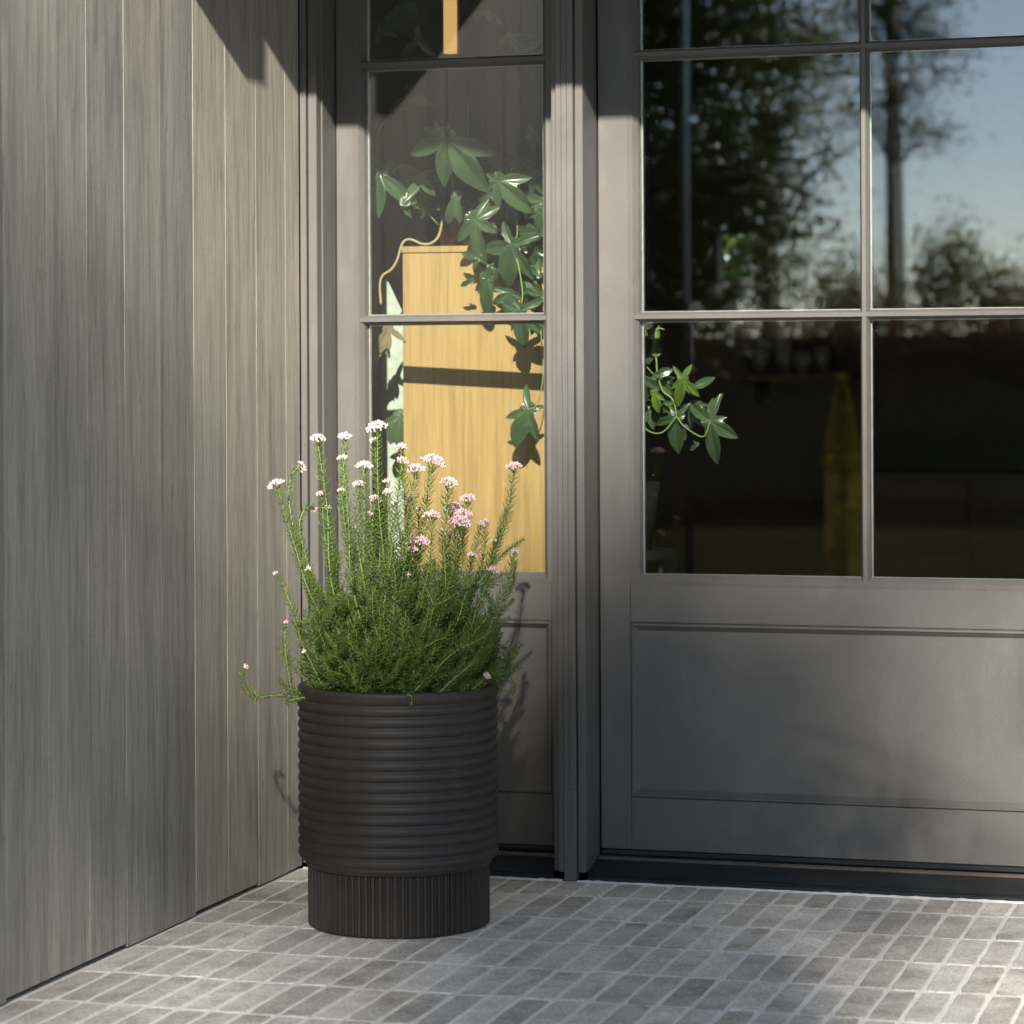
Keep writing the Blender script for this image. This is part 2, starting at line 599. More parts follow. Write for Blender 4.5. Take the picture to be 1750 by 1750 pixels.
# ------------------------------------------------------------------ left wall, vertical boards
wall = thing('timber_clad_wall', (0, -1.2, 0), 'wall of weathered grey-brown vertical timber boards beside the planter', 'wall')
edges = [-.004, -.092, -.266, -.438, -.610, -.778, -.950, -1.118, -1.288, -1.460]
while edges[-1] > -2.5:
    edges.append(edges[-1] - .172)
rw = random.Random(5)
for a, b in zip(edges[:-1], edges[1:]):
    m = MB()
    x1 = rw.uniform(-.0003, .0003)
    zb = rw.choice((.004, .010, .006, .003))
    m.box(-.02, x1, b + .0012, a - .0012, zb, 3.0, .0006)
    m.build('plank', PLANK, wall)
m = MB()
m.box(-.16, -.0205, -2.5, .05, .0, 3.0)
m.build('backing_board', PAINT_D, wall)

# ------------------------------------------------------------------ facade: frame
YF, TOP = .121, 2.42
frame = thing('entry_frame', (.63, 0, 0), 'dark bronze painted timber frame between the narrow sidelight and the door', 'door frame')
def part(parent, name, fn, mt=PAINT, smooth=False):
    m = MB()
    fn(m)
    return m.build(name, mt, parent, smooth)
bv = .0012
# left casing against the boards
part(frame, 'casing_strip', lambda m: m.box(.0030, .0178, -.006, .10, .012, TOP, bv))
part(frame, 'casing_strip', lambda m: m.box(.0215, .0418, -.002, .10, .012, TOP, bv))
part(frame, 'casing_groove', lambda m: m.box(.0178, .0215, .008, .10, .012, TOP), PAINT_D)
part(frame, 'jamb', lambda m: m.box(-.10, .0416, .102, .20, .0, TOP, bv))
part(frame, 'jamb_bead', lambda m: m.box(.0360, .0450, .028, .09, .03, TOP, bv))
# mullion: stepped strips
for x0, x1, y in ((.5888, .6022, .012), (.6025, .6155, -.002), (.6158, .6283, -.004), (.6286, .6432, -.005)):
    part(frame, 'mullion_strip', lambda m: m.box(x0, x1, y, .09, .0015 if x0 > .61 else .018, TOP, bv))
part(frame, 'mullion_groove', lambda m: m.box(.6432, .6462, .008, .09, .004, TOP), PAINT_D)
part(frame, 'mullion_strip', lambda m: m.box(.6462, .6640, .001, .118, .018, TOP, bv))
part(frame, 'mullion_core', lambda m: m.box(.566, .6615, .092, .24, .0, TOP))
part(frame, 'mullion_foot', lambda m: m.box(.6160, .6440, -.0072, .06, .0, .20, .001))
# sills
RIDGE = plain('weathered_ridge', (.11, .085, .062), .6)
def sill(x0, x1):
    s = part(frame, 'sill', lambda m: m.extrude([(.0, .005), (.013, .003), (.016, .010), (.034, .085), (.036, .20), (.0, .20)], x0, x1, 'x'), SILL)
    part(s, 'sill_nosing', lambda m: m.box(x0 + .001, x1 - .001, -.0055, .0045, .0008, .0105, .002), BLACK)
    for k in range(3):
        part(s, 'sill_groove', lambda m: m.box(x0 + .002, x1 - .002, .092 + .009*k, .096 + .009*k, .030, .0385, .0006), RIDGE)
    return s
sill(.0455, .5875)
sill(.6655, 1.93)
# head and right jamb (out of the picture)
part(frame, 'head', lambda m: m.box(-.1, 2.05, .0, .24, TOP + .001, 2.51, bv))
part(frame, 'jamb', lambda m: m.box(1.932, 2.05, -.006, .24, .0, TOP, bv))

# ------------------------------------------------------------------ leaves of glass and panel
def muntin_prof(c, w, y):
    """section across a glazing bar: flat nose with sloping sides"""
    return [(c - w*.40, y + .060), (c - w*.40, y + .026), (c - w/2, y + .026), (c - w/2, y + .016), (c - w*.22, y + .0035), (c + w*.22, y + .0035), (c + w/2, y + .016), (c + w/2, y + .026), (c + w*.40, y + .026), (c + w*.40, y + .060)]
def glazed_leaf(name, label, cat, xs, xg, xv, zs):
    """xs: outer edges; xg: glass edges; xv: centres of upright bars; zs: dict of heights"""
    x0, x1 = xs
    g0, g1 = xg
    T = thing(name, ((x0+x1)/2, YF, 0), label, cat)
    zt = 2.36
    s0, s1 = g0 - .0215, g1 + .0215                 # inner edge of stiles, before the sloped moulding
    zb = zs['bottom']
    part(T, 'stile', lambda m: m.box(x0, s0, YF, YF + .05, zb, TOP - .004, .0010))
    part(T, 'stile', lambda m: m.box(s1, x1, YF, YF + .05, zb, TOP - .004, .0010))
    part(T, 'rail', lambda m: m.box(s0 + .0006, s1 - .0006, YF + .0006, YF + .05, zs['rail'][0], zs['rail'][1], .0010))
    part(T, 'rail', lambda m: m.box(s0 + .0006, s1 - .0006, YF + .0006, YF + .05, zb, zs['panel'][0] - .0006, .0010))
    part(T, 'rail', lambda m: m.box(s0 + .0006, s1 - .0006, YF + .0006, YF + .05, zt + .0006, TOP - .004, .0010))
    # sloped glazing moulding round the whole light
    part(T, 'glazing_bead', lambda m: m.ring(s0, s1, zs['rail'][1] + .0004, zt, [(-.001, YF + .03), (-.0002, YF + .0012), (.0085, YF + .0004), (.0100, YF + .0016), (.0195, YF + .0150), (.0208, YF + .030), (.0208, YF + .052)]))
    # bars
    zr = [g for g in zs['bars']]
    for c in zr:
        part(T, 'muntin', lambda m: m.extrude(muntin_prof(c, .0205, YF), s0 + .006, s1 - .006, 'x'))
    for c in xv:
        part(T, 'muntin', lambda m: m.extrude(muntin_prof(c, .0195, YF + .0003), zs['rail'][1] + .006, zt - .006, 'z'))
    # panes
    zc = [zs['rail'][1] + .0185] + zr + [zt - .0185]
    xc = [g0] + list(xv) + [g1]
    for a, (xa, xb) in enumerate(zip(xc[:-1], xc[1:])):
        for b, (za, zb_) in enumerate(zip(zc[:-1], zc[1:])):
            ia = 0 if a == 0 else .0084
            ib = 0 if a == len(xc)-2 else .0084
            ja = 0 if b == 0 else .0088
            jb = 0 if b == len(zc)-2 else .0088
            X0, X1, Z0, Z1 = xa + ia, xb - ib, za + ja, zb_ - jb
            p = part(T, 'pane', lambda m: m.box(X0, X1, YF + .0285, YF + .0325, Z0, Z1), GLASS)
            q = part(p, 'inner_pane', lambda m: m.box(-(X1-X0)/2 + .0025, (X1-X0)/2 - .0025, -.002, .002, Z0 + .002, Z1 - .002), GLASS_IN)
            q.location = ((X0+X1)/2, YF + .0465, 0)
            q.rotation_euler.z = math.radians(.13)
            part(p, 'spacer', lambda m: m.ring(X0, X1, Z0, Z1, [(.0006, YF + .034), (.0042, YF + .034), (.0042, YF + .0435), (.0006, YF + .0435)]), ALU)
    # bottom panel in its moulding
    p0, p1 = zs['panel']
    part(T, 'panel_moulding', lambda m: m.ring(s0, s1, p0, p1, [(-.0012, YF + .02), (-.0002, YF + .004), (.0012, YF + .0025), (.0025, YF - .0012), (.0062, YF - .0016), (.0078, YF + .0010), (.0175, YF + .0125), (.0182, YF + .0155)]))
    part(T, 'panel', lambda m: m.box(s0 + .015, s1 - .015, YF + .0135, YF + .04, p0 + .015, p1 - .015, .0008))
    # sweep at the foot
    part(T, 'door_sweep', lambda m: m.box(x0 + .001, x1 - .001, YF - .004, YF + .04, zb - .0125, zb - .0010, .0015), SILL)
    part(T, 'sweep_seal', lambda m: m.box(x0 + .002, x1 - .002, YF + .004, YF + .038, zb - .0155, zb - .0120), BLACK)
    return T
ZS = dict(bottom=.0535, rail=(.5600, .6440), panel=(.1700, .5590), bars=[1.240, 1.8250])
glazed_leaf('sidelight', 'narrow dark bronze sidelight with tall panes showing a maple cabinet and trailing leaves', 'window',
            (.0440, .5860), (.1085, .5325), [], ZS)
glazed_leaf('entry_door', 'wide dark bronze door with glass panes reflecting trees and a plain bottom panel', 'door',
            (.6670, 1.9290), (.7575, 1.8385), [1.2632 + .0], ZS)

# ------------------------------------------------------------------ porch roof above the picture, corbel, outer wall
roof = thing('porch_roof', (2, -.7, 2.51), 'porch roof overhang above the doorway', 'roof')
part(roof, 'soffit', lambda m: m.box(-.16, 5.2, -1.50, .6, 2.512, 2.56), CONC)
part(roof, 'fascia', lambda m: m.box(-.16, 5.2, -1.53, -1.502, 2.508, 2.76, .003), PAINT)
part(roof, 'roof_deck', lambda m: m.box(-.16, 5.2, -1.50, 6.0, 2.561, 2.75), CONC)
corb = thing('corbel', (0, -1.42, 2.32), 'short timber corbel under the porch edge beside the board wall', 'corbel')
part(corb, 'corbel_block', lambda m: m.prism([(-1.47, 2.327), (-1.36, 2.327), (-1.36, 2.511), (-1.47, 2.511)], lambda p: (.0, p[0], p[1]), lambda p: (.31, p[0], p[1])), PAINT)
ow = thing('outer_wall', (3.4, .1, 0), 'dark rendered wall beyond the door', 'wall')
part(ow, 'wall_face', lambda m: m.box(2.051, 5.2, -.002, .24, 0, 2.51), CONC)

# ------------------------------------------------------------------ the dim room behind the glass
room = MB()
room.box(-1.5, 5.2, .245, 6.0, -.02, .012)
tag(room.build('interior_floor', WALNUT), 'dark floor of the room behind the glass', kind='structure')
for nm, bx in (('interior_wall', (-1.5, -1.4, .245, 6, .012, 2.50)), ('interior_wall', (5.1, 5.2, .245, 6, .012, 2.50))):
    m = MB(); m.box(*bx)
    tag(m.build(nm, ROOMW), 'dark side wall of the room behind the glass', kind='structure')
m = MB(); m.box(-1.4, -.101, .245, .30, .012, 2.5)
tag(m.build('interior_wall', ROOMW), 'dark wall return beside the sidelight inside', kind='structure')
m = MB(); m.box(-1.5, 5.2, .245, 6, 2.501, 2.512)
tag(m.build('interior_ceiling', ROOMW), 'dark ceiling of the room behind the glass', kind='structure')
# far wall with a small window opening
wq = [on_y(1226, 480, 5.9), on_y(1288, 398, 5.9)]
wx0, wx1, wz0, wz1 = wq[0].x, wq[1].x, wq[0].z, wq[1].z
m = MB()
m.box(-1.5, wx0, 5.9, 6.0, .012, 2.5); m.box(wx1, 5.2, 5.9, 6.0, .012, 2.5)
m.box(wx0, wx1, 5.9, 6.0, .012, wz0); m.box(wx0, wx1, 5.9, 6.0, wz1, 2.5)
tag(m.build('interior_wall', ROOMW), 'far wall of the room with a small window', kind='structure')

cab = thing('wooden_cabinet', (.35, .45, 0), 'tall pale maple cabinet standing in sunlight behind the sidelight', 'cabinet')
ca = on_y(689, 648, .405); cb = on_y(925, 662, .445)
cz = on_y(700, 433, .41).z
cdir = (Vector((cb.x, cb.y, 0)) - Vector((ca.x, ca.y, 0))).normalized()
cnor = Vector((-cdir.y, cdir.x, 0))
def cab_box(m, l0, l1, d0, d1, z0, z1, b=.0):
    k = MB(); k.box(l0, l1, d0, d1, z0, z1, b)
    o = Vector((ca.x, ca.y, 0))
    m.add([o + cdir*v[0] + cnor*v[1] + Vector((0, 0, v[2])) for v in k.v], k.f)
part(cab, 'side_panel', lambda m: cab_box(m, 0, .40, 0, .45, .012, cz, .0008), MAPLE)
part(cab, 'top_board', lambda m: cab_box(m, -.002, .404, -.004, .455, cz + .0012, cz + .0165, .0012), MAPLE)

# sunlit patch of pale wall, its lit outline cut as a panel
ch = thing('lit_wall_patch', tuple(on_y(672, 800, .62)), 'sunlit patch of pale wall built as a cut panel, seen between the sidelight frame and the cabinet', 'wall patch')
poly = [(652, 1150), (652, 560), (651, 500), (654, 482), (659, 477), (665, 484), (678, 512), (694, 545), (715, 640), (720, 1150)]
part(ch, 'lit_patch_panel', lambda m: m.prism(poly, lambda p: on_y(p[0], p[1], .62), lambda p: on_y(p[0], p[1], .64)), PALEP)
lo = on_y(680, 1145, .63)
part(ch, 'patch_ledge', lambda m: m.box(lo.x - .06, lo.x + .3, .60, 1.0, lo.z - .03, lo.z, .004), PALEP)  # ledge and legs added to carry the wall patch
for dx, dy in ((-.03, .63), (.27, .63), (-.03, .96), (.27, .96)):
    part(ch, 'leg', lambda m: m.tube([(lo.x + dx, dy, .012), (lo.x + dx, dy, lo.z - .03)], .014, 8), PALEP)

# shelf and sideboard deep in the room
sa = on_y(1265, 640, 5.6); sb = on_y(1455, 640, 5.6)
shf = thing('wall_shelf', ((sa.x + sb.x)/2, 5.75, sa.z), 'brown shelf on the far wall of the room', 'shelf')
part(shf, 'shelf_board', lambda m: m.box(sa.x, sb.x, 5.6, 5.898, sa.z - .03, sa.z, .003), plain('brown_board', (.22, .13, .07), .5))
for x in (sa.x + .06, sb.x - .06):
    part(shf, 'bracket', lambda m: m.box(x - .01, x + .01, 5.65, 5.898, sa.z - .12, sa.z - .0305), BLACK)
CUP = plain('pale_ceramic', (.62, .62, .58), .35)
for i, (px_, hh, lab) in enumerate(((1300, .11, 'leftmost pale cup on the far shelf'), (1340, .15, 'taller pale jar beside the leftmost cup on the far shelf'), (1372, .10, 'third pale cup from the left on the far shelf'), (1405, .12, 'rightmost pale cup on the far shelf'))):
    c = on_y(px_, 640, 5.75)
    cu = thing('cup', (c.x, c.y, sa.z), lab, 'cup', 'cups on the far shelf')
    part(cu, 'cup_body', lambda m: m.lathe([(0, sa.z + .0005), (.03, sa.z + .0005), (.038, sa.z + hh*.5), (.034, sa.z + hh), (.030, sa.z + hh), (0, sa.z + hh*.9)], 20, (c.x, c.y)), CUP, True)
sbd = thing('sideboard', (2.0, 5.6, .012), 'low brown sideboard along the far wall', 'sideboard')
BRN = plain('walnut_sideboard', (.17, .09, .045), .45)
part(sbd, 'carcass', lambda m: m.box(.2, 2.6, 5.35, 5.898, .10, .72, .004), BRN)
for k in range(4):
    part(sbd, 'door', lambda m: m.box(.205 + .6*k, .79 + .6*k, 5.33, 5.349, .12, .70, .003), BRN)
for x in (.26, 2.54):
    for y in (5.42, 5.84):
        part(sbd, 'leg', lambda m: m.tube([(x, y, .012), (x, y, .10)], .02, 8), BRN)

# hanging golden tube; its brightness is put in as emission
def glow_mat():
    m, t, b = mat('painted_glow')
    b.inputs['Base Color'].default_value = (.75, .5, .2, 1)
    b.inputs['Roughness'].default_value = .4
    b.inputs['Emission Color'].default_value = (1, .60, .20, 1)
    b.inputs['Emission Strength'].default_value = .33
    return m
GLOW = glow_mat()
lb = on_y(772, 91, .36)
lamp = thing('golden_pendant', (lb.x, lb.y, 2.5), 'golden tube pendant with an added glow, hanging behind the top pane of the sidelight', 'pendant')
part(lamp, 'pendant_tube', lambda m: m.tube([(lb.x - .003, lb.y, lb.z), (lb.x - .003, lb.y, 2.30)], .0165, 20), GLOW, True)
part(lamp, 'shade_strip', lambda m: m.box(lb.x + .0145, lb.x + .0195, lb.y - .006, lb.y + .006, lb.z - .001, 2.30, .001), plain('brass', (.55, .38, .12), .35, .8))  # darker strip standing in for the tube's shaded side
part(lamp, 'suspension_rod', lambda m: m.tube([(lb.x, lb.y, 2.30), (lb.x, lb.y, 2.5)], .004, 8), BLACK)

# ------------------------------------------------------------------ philodendron
def leaf_mesh(m, base, tips, Y, rl, px_scale=None, mi=0, tilt=(0, 0), p=1.02):
    """a lobed leaf: base and lobe tips as pixels on the upright plane at depth Y; folded on its ribs and drooping"""
    o = on_y(base[0], base[1], Y)
    L = []
    for tp in tips:
        q = on_y(tp[0], tp[1], Y) - o
        w = (tp[2] if len(tp) > 2 else .62)*1.45
        L.append((math.atan2(q.z, q.x), math.hypot(q.x, q.z), w))
    Lm = max(l for _, l, _ in L)
    ang = sorted(set([round(-math.pi + 2*math.pi*k/110, 5) for k in range(110)] + [round(a, 5) for a, _, _ in L]))
    def dl(a, b):
        d = (a - b + math.pi) % (2*math.pi) - math.pi
        return d
    pts = []
    for a in ang:
        best, info = .20*Lm, None
        near = min(L, key=lambda q: abs(dl(a, q[0]))/q[2])
        for (c, l, w) in L:
            d = abs(dl(a, c))/w
            if d < 1:
                r = l*(1 - d**p)
                if r > best:
                    best = r
        pts.append((a, best, abs(dl(a, near[0])), near))
    tx, ty = tilt
    ph = rl.uniform(0, 6)
    vs = [o]
    NR = 6
    for k in range(1, NR+1):
        f = k/NR
        for a, r, d, near in pts:
            rr = r*f
            lat = min(rr*math.sin(min(d, 1.4)), near[1]*.28)
            h = .55*lat - .42*rr*rr/Lm - .08*Lm*math.sin(min(1, rr/Lm)*3.1)*.5
            h += .010*Lm*math.sin(d*16 + ph)*f*(1-f)*3
            x, z = rr*math.cos(a), rr*math.sin(a)
            yy = -h + x*tx + z*ty
            vs.append(o + Vector((x, yy, z)))
    n = len(pts)
    fs = [(0, 1+i, 1+(i+1) % n) for i in range(n)]
    for k in range(NR-1):
        for i in range(n):
            fs.append((1+k*n+i, 1+(k+1)*n+i, 1+(k+1)*n+(i+1) % n, 1+k*n+(i+1) % n))
    m.add(vs, fs, mi)
    return o
rl = random.Random(11)
phi = thing('philodendron', tuple(on_y(790, 425, .50)), 'trailing philodendron with lobed dark green leaves on the maple cabinet', 'plant')
PH_LEAVES = [
    # base, tips (x, y, half angle), depth, material
    ((763, 238), [(815, 326, .62), (745, 318, .5), (693, 263, .5), (837, 261, .5), (722, 218, .5), (741, 206, .35), (768, 207, .3)], .205, 0, (.1, -.25)),
    ((851, 309), [(904, 364, .6), (845, 358, .45), (904, 303, .5), (827, 325, .4), (829, 296, .4)], .285, 0, (.0, -.2)),
    ((874, 418), [(858, 490, .7), (904, 478, .45), (815, 426, .5), (857, 377, .5), (918, 402, .45)], .30, 0, (-.1, -.15)),
    ((648, 295), [(641, 372, .55), (705, 356, .4), (636, 292, .5)], .31, 0, (.2, .1)),
    ((671, 285), [(708, 290, .5), (690, 281, .5)], .32, 0, (.1, -.4)),
    ((663, 282), [(672, 274, .7), (656, 276, .6)], .33, 0, (0, 0)),
    ((644, 284), [(630, 267, .5)], .33, 1, (0, 0)),
    ((693, 345), [(713, 302, .5), (706, 330, .5)], .33, 0, (0, .2)),
    ((690, 352), [(701, 372, .6), (711, 345, .4)], .34, 0, (0, 0)),
    ((720, 306), [(738, 334, .7), (732, 318, .5)], .34, 0, (.3, 0)),
    ((780, 336), [(758, 384, .55), (782, 382, .5), (770, 345, .5)], .32, 0, (0, 0)),
    ((811, 376), [(846, 397, .6), (817, 462, .40), (777, 413, .5), (851, 352, .55), (832, 340, .5)], .295, 0, (.1, -.1)),
    ((832, 476), [(822, 540, .55), (812, 502, .4), (843, 500, .4)], .30, 0, (0, -.25)),
    ((806, 480), [(783, 489, .5), (797, 474, .6)], .31, 0, (0, -.2)),
    ((845, 275), [(811, 286, .5), (838, 267, .6)], .34, 0, (0, .2)),
    ((843, 268), [(853, 303, .5)], .33, 0, (.3, 0)),
    ((905, 222), [(908, 255, .6), (921, 240, .7), (896, 236, .6)], .28, 0, (.1, -.3)),
    ((886, 273), [(880, 296, .7), (897, 293, .6)], .37, 0, (0, 0)),
    ((925, 345), [(897, 334, .7), (905, 355, .5)], .31, 0, (.2, 0)),
    ((922, 362), [(912, 385, .6), (920, 415, .5), (904, 372, .5)], .30, 0, (.1, -.3)),
    ((930, 395), [(880, 398, .5), (900, 412, .6), (910, 380, .5)], .325, 0, (0, -.2)),
    ((818, 440), [(832, 452, .5), (786, 432, .6), (808, 462, .4)], .325, 0, (.2, 0)),
    ((840, 455), [(826, 472, .7), (850, 462, .5)], .33, 0, (0, 0)),
    ((889, 530), [(888, 596, .62), (925, 574, .45), (928, 512, .42), (856, 517, .5), (877, 511, .4), (868, 567, .3)], .275, 0, (.0, -.1)),
    ((926, 505), [(894, 494, .5), (905, 520, .4), (915, 496, .5)], .30, 0, (0, -.2)),
    ((922, 470), [(898, 455, .5), (918, 442, .6)], .33, 0, (0, 0)),
    ((903, 700), [(872, 766, .62, 38), (916, 756, .42), (860, 715, .4), (895, 655, .42), (930, 694, .45)], .30, 0, (.05, .05)),
    # dim leaves up in the porch shade
    ((700, 20), [(640, 62, .5), (668, 10, .5), (650, 30, .5)], .42, 0, (0, .2)),
    ((652, 48), [(676, 62, .5), (638, 78, .6)], .42, 0, (0, 0)),
    ((870, 65), [(900, 95, .5), (842, 84, .5), (905, 60, .5)], .45, 0, (0, 0)),
    ((903, 86), [(922, 70, .7), (918, 98, .6)], .28, 0, (.2, -.3)),
    ((830, 22), [(858, 44, .5), (800, 30, .5)], .45, 0, (0, 0)),
    ((715, 70), [(680, 98, .5), (742, 96, .5), (712, 40, .5)], .45, 0, (0, 0)),
    ((700, 168), [(660, 186, .5), (690, 140, .5), (738, 178, .5)], .45, 0, (0, 0)),
]
for b, tips, Y, k, tl in PH_LEAVES:
    m = MB()
    leaf_mesh(m, b, tips, Y, rl, tilt=tl)
    m.build('leaf', PHILO_Y if k else PHILO, phi, smooth=True)
ra = random.Random(19)
def wild_leaf(parent, bx, by, size, Y, mt):
    a0 = math.radians(ra.uniform(50, 130))           # hanging: main lobe points down
    tips = []
    for da, f, w in ((0, 1., .6), (-.75, .78, .5), (.75, .78, .5), (-1.6, .62, .5), (1.6, .62, .5)):
        a = a0 + da + ra.uniform(-.15, .15)
        l = size*f*ra.uniform(.85, 1.1)
        tips.append((bx + l*math.cos(a), by + l*math.sin(a), w))
    m = MB()
    leaf_mesh(m, (bx, by), tips, Y, ra, tilt=(ra.uniform(-.4, .4), ra.uniform(-.4, .3)))
    m.build('leaf', mt, parent, smooth=True)
for bx, by, sz, Y in ((905, 335, 46, .36), (870, 345, 50, .38), (838, 330, 44, .39), (915, 430, 48, .35), (850, 440, 50, .37), (895, 470, 52, .36), (870, 500, 46, .37), (912, 300, 40, .38), (800, 350, 42, .42),
                      (905, 390, 46, .34), (832, 385, 42, .40), (915, 500, 44, .33), (890, 275, 44, .40), (860, 280, 40, .41), (720, 300, 40, .42), (690, 300, 36, .40), (668, 315, 36, .41), (735, 345, 38, .44), (880, 440, 44, .39), (918, 545, 42, .31)):
    wild_leaf(phi, bx, by, sz, Y, PHILO)
def px_curve(pts, Y0, Y1, n=6):
    P = [on_y(x, y, Y0 + (Y1-Y0)*i/(len(pts)-1)) for i, (x, y) in enumerate(pts)]
    return spline(P, n)
def spline(P, n=6):
    P = [Vector(p) for p in P]
    Q = [P[0]*2 - P[1]] + P + [P[-1]*2 - P[-2]]
    out = []
    for i in range(1, len(Q)-2):
        for k in range(n):
            t = k/n
            a, b, c, d = Q[i-1], Q[i], Q[i+1], Q[i+2]
            out.append(.5*((2*b) + (c - a)*t + (2*a - 5*b + 4*c - d)*t*t + (3*b - a - 3*c + d)*t**3))
    out.append(P[-1])
    return out
for pts, Y0, Y1, r, mt in (
        ([(757, 372), (750, 402), (738, 415), (722, 417), (705, 410), (694, 410), (686, 420), (678, 446), (668, 461), (654, 471), (649, 488), (651, 520)], .45, .37, .0032, VINE),
        ([(800, 170), (800, 225), (798, 238), (790, 252)], .30, .30, .0016, VINE_G),
        ([(763, 238), (770, 280), (776, 330), (790, 420)], .28, .48, .0018, VINE_G),
        ([(851, 309), (842, 303), (826, 330), (812, 400)], .29, .48, .0018, VINE),
        ([(874, 418), (884, 400), (878, 360), (850, 400)], .31, .48, .0020, VINE_G),
        ([(889, 530), (893, 500), (885, 450), (874, 418)], .28, .32, .0016, VINE_G),
        ([(903, 700), (918, 690), (928, 640), (924, 560)], .30, .30, .0014, VINE_G),
        ([(648, 295), (647, 284), (670, 292), (700, 330), (750, 385)], .32, .46, .0016, VINE_G),
        ([(643, 265), (650, 220), (672, 190), (700, 185)], .40, .45, .0015, VINE_G)):
    part(phi, 'vine', lambda m: m.tube(px_curve(pts, Y0, Y1), r, 7), mt, True)
for b, tips, Y in (((664, 562), [(672, 538, .5), (650, 604, .6), (684, 575, .5), (665, 600, .4), (689, 584, .3)], .38), ((655, 590), [(641, 618, .5), (661, 606, .4), (650, 570, .5)], .39)):
    m = MB(); leaf_mesh(m, b, tips, Y, rl, tilt=(.4, .3)); tag(m.build('leaf', DRY, phi, smooth=True), 'dried curled brown leaf')
m = MB(); leaf_mesh(m, (684, 712), [(665, 760, .7), (690, 780, .6), (655, 722, .5), (672, 700, .5)], .44, rl, tilt=(.2, .2)); m.build('leaf', PHILO, phi, smooth=True)

pc = on_y(800, 420, .56)
pt = thing('indoor_pot', (pc.x, pc.y, cz + .0165), 'brown ceramic pot behind the leaves on top of the maple cabinet', 'plant pot')
part(pt, 'pot_body', lambda m: m.lathe([(.0, cz + .0168), (.065, cz + .0168), (.085, cz + .12), (.082, cz + .12), (.0, cz + .10)], 40, (pc.x, pc.y)), TERRA, True)

# second plant seen through the door
phi2 = thing('philodendron', tuple(on_y(1120, 900, .42)), 'small sunlit philodendron behind the lower left pane of the door', 'plant')
def zp(x, y):
    return (1080 + x/6.25, 540 + y/6.25)
D_LEAVES = [
    ((475, 1070), [(450, 1480, .62), (225, 1165, .45), (400, 940, .45), (610, 930, .5), (570, 1060, .4)], .30, 0, (0, -.1)),
    ((835, 1120), [(1105, 1310, .62), (855, 1595, .5), (935, 830, .4), (600, 940, .55), (1010, 1080, .5), (770, 1290, .4)], .28, 0, (0, -.15)),
    ((545, 670), [(455, 975, .5), (695, 865, .5), (632, 515, .5), (405, 780, .4), (430, 530, .4), (600, 830, .4)], .25, 1, (.1, -.1)),
    ((265, 630), [(430, 565, .75)], .27, 0, (0, -.3)),
    ((248, 375), [(118, 500, .7), (150, 520, .5)], .29, 0, (0, .1)),
    ((650, 770), [(870, 655, .55)], .30, 0, (0, 0)),
    ((90, 655), [(305, 800, .5), (110, 920, .6)], .27, 0, (.1, -.3)),
    ((265, 670), [(420, 850, .7), (440, 660, .5)], .31, 0, (0, 0)),
    ((240, 820), [(270, 1045, .6), (340, 900, .6), (190, 830, .5)], .29, 1, (0, 0)),
    ((825, 1080), [(845, 870, .5), (940, 820, .3)], .29, 0, (0, .2)),
    ((700, 1370), [(605, 1440, .6), (650, 1330, .5)], .31, 0, (0, 0)),
    ((85, 80), [(155, 215, .6), (95, 190, .6)], .30, 1, (0, 0)),
    ((90, 1120), [(130, 1165, .6)], .30, 1, (0, 0)),
    ((150, 880), [(120, 1150, .6), (260, 1150, .5)], .36, 0, (0, 0)),
    ((262, 380), [(215, 240, .45), (262, 90, .25)], .28, 1, (0, 0)),
]
for b, tips, Y, k, tl in D_LEAVES:
    m = MB()
    leaf_mesh(m, zp(*b), [(*zp(q[0], q[1]), q[2]) for q in tips], Y, rl, tilt=tl)
    m.build('leaf', PHILO_Y if k else PHILO, phi2, smooth=True)
for bx, by, sz, Y in ((1128, 668, 34, .34), (1150, 690, 38, .35), (1180, 700, 38, .33), (1112, 700, 36, .36), (1135, 650, 30, .35), (1196, 690, 30, .34), (1165, 725, 34, .36), (1108, 640, 30, .36)):
    wild_leaf(phi2, bx, by, sz, Y, PHILO)
for pts, r in (([(240, 370), (262, 480), (265, 560), (280, 650), (330, 800), (440, 900), (475, 1070)], .0022), ([(240, 370), (245, 250), (262, 140), (300, 130), (345, 145)], .0013), ([(160, 545), (255, 655)], .0014),
               ([(475, 1070), (330, 1240), (180, 1230), (60, 1100)], .0018), ([(835, 1120), (760, 1290), (560, 1180), (475, 1070)], .0016)):
    part(phi2, 'vine', lambda m: m.tube(px_curve([zp(*q) for q in pts], .28, .29), r, 7), VINE_G, True)
st = on_y(1120, 860, .40)
sd = thing('plant_stand', (st.x - .05, .46, .012), 'dark stand holding the small plant behind the door glass', 'plant stand')
part(sd, 'stand_top', lambda m: m.lathe([(0, .68), (.11, .68), (.11, .70), (0, .70)], 32, (st.x - .09, .48)), BLACK)
for k in range(3):
    w = 2.1*k
    part(sd, 'leg', lambda m: m.tube([(st.x - .09 + .09*math.cos(w), .48 + .09*math.sin(w), .012), (st.x - .09 + .08*math.cos(w), .48 + .08*math.sin(w), .68)], .01, 8), BLACK)
pp = thing('indoor_pot', (st.x - .09, .48, .70), 'dark pot on the stand behind the door glass', 'plant pot')
part(pp, 'pot_body', lambda m: m.lathe([(0, .7005), (.06, .7005), (.08, .86), (.076, .86), (0, .84)], 32, (st.x - .09, .48)), BLACK, True)

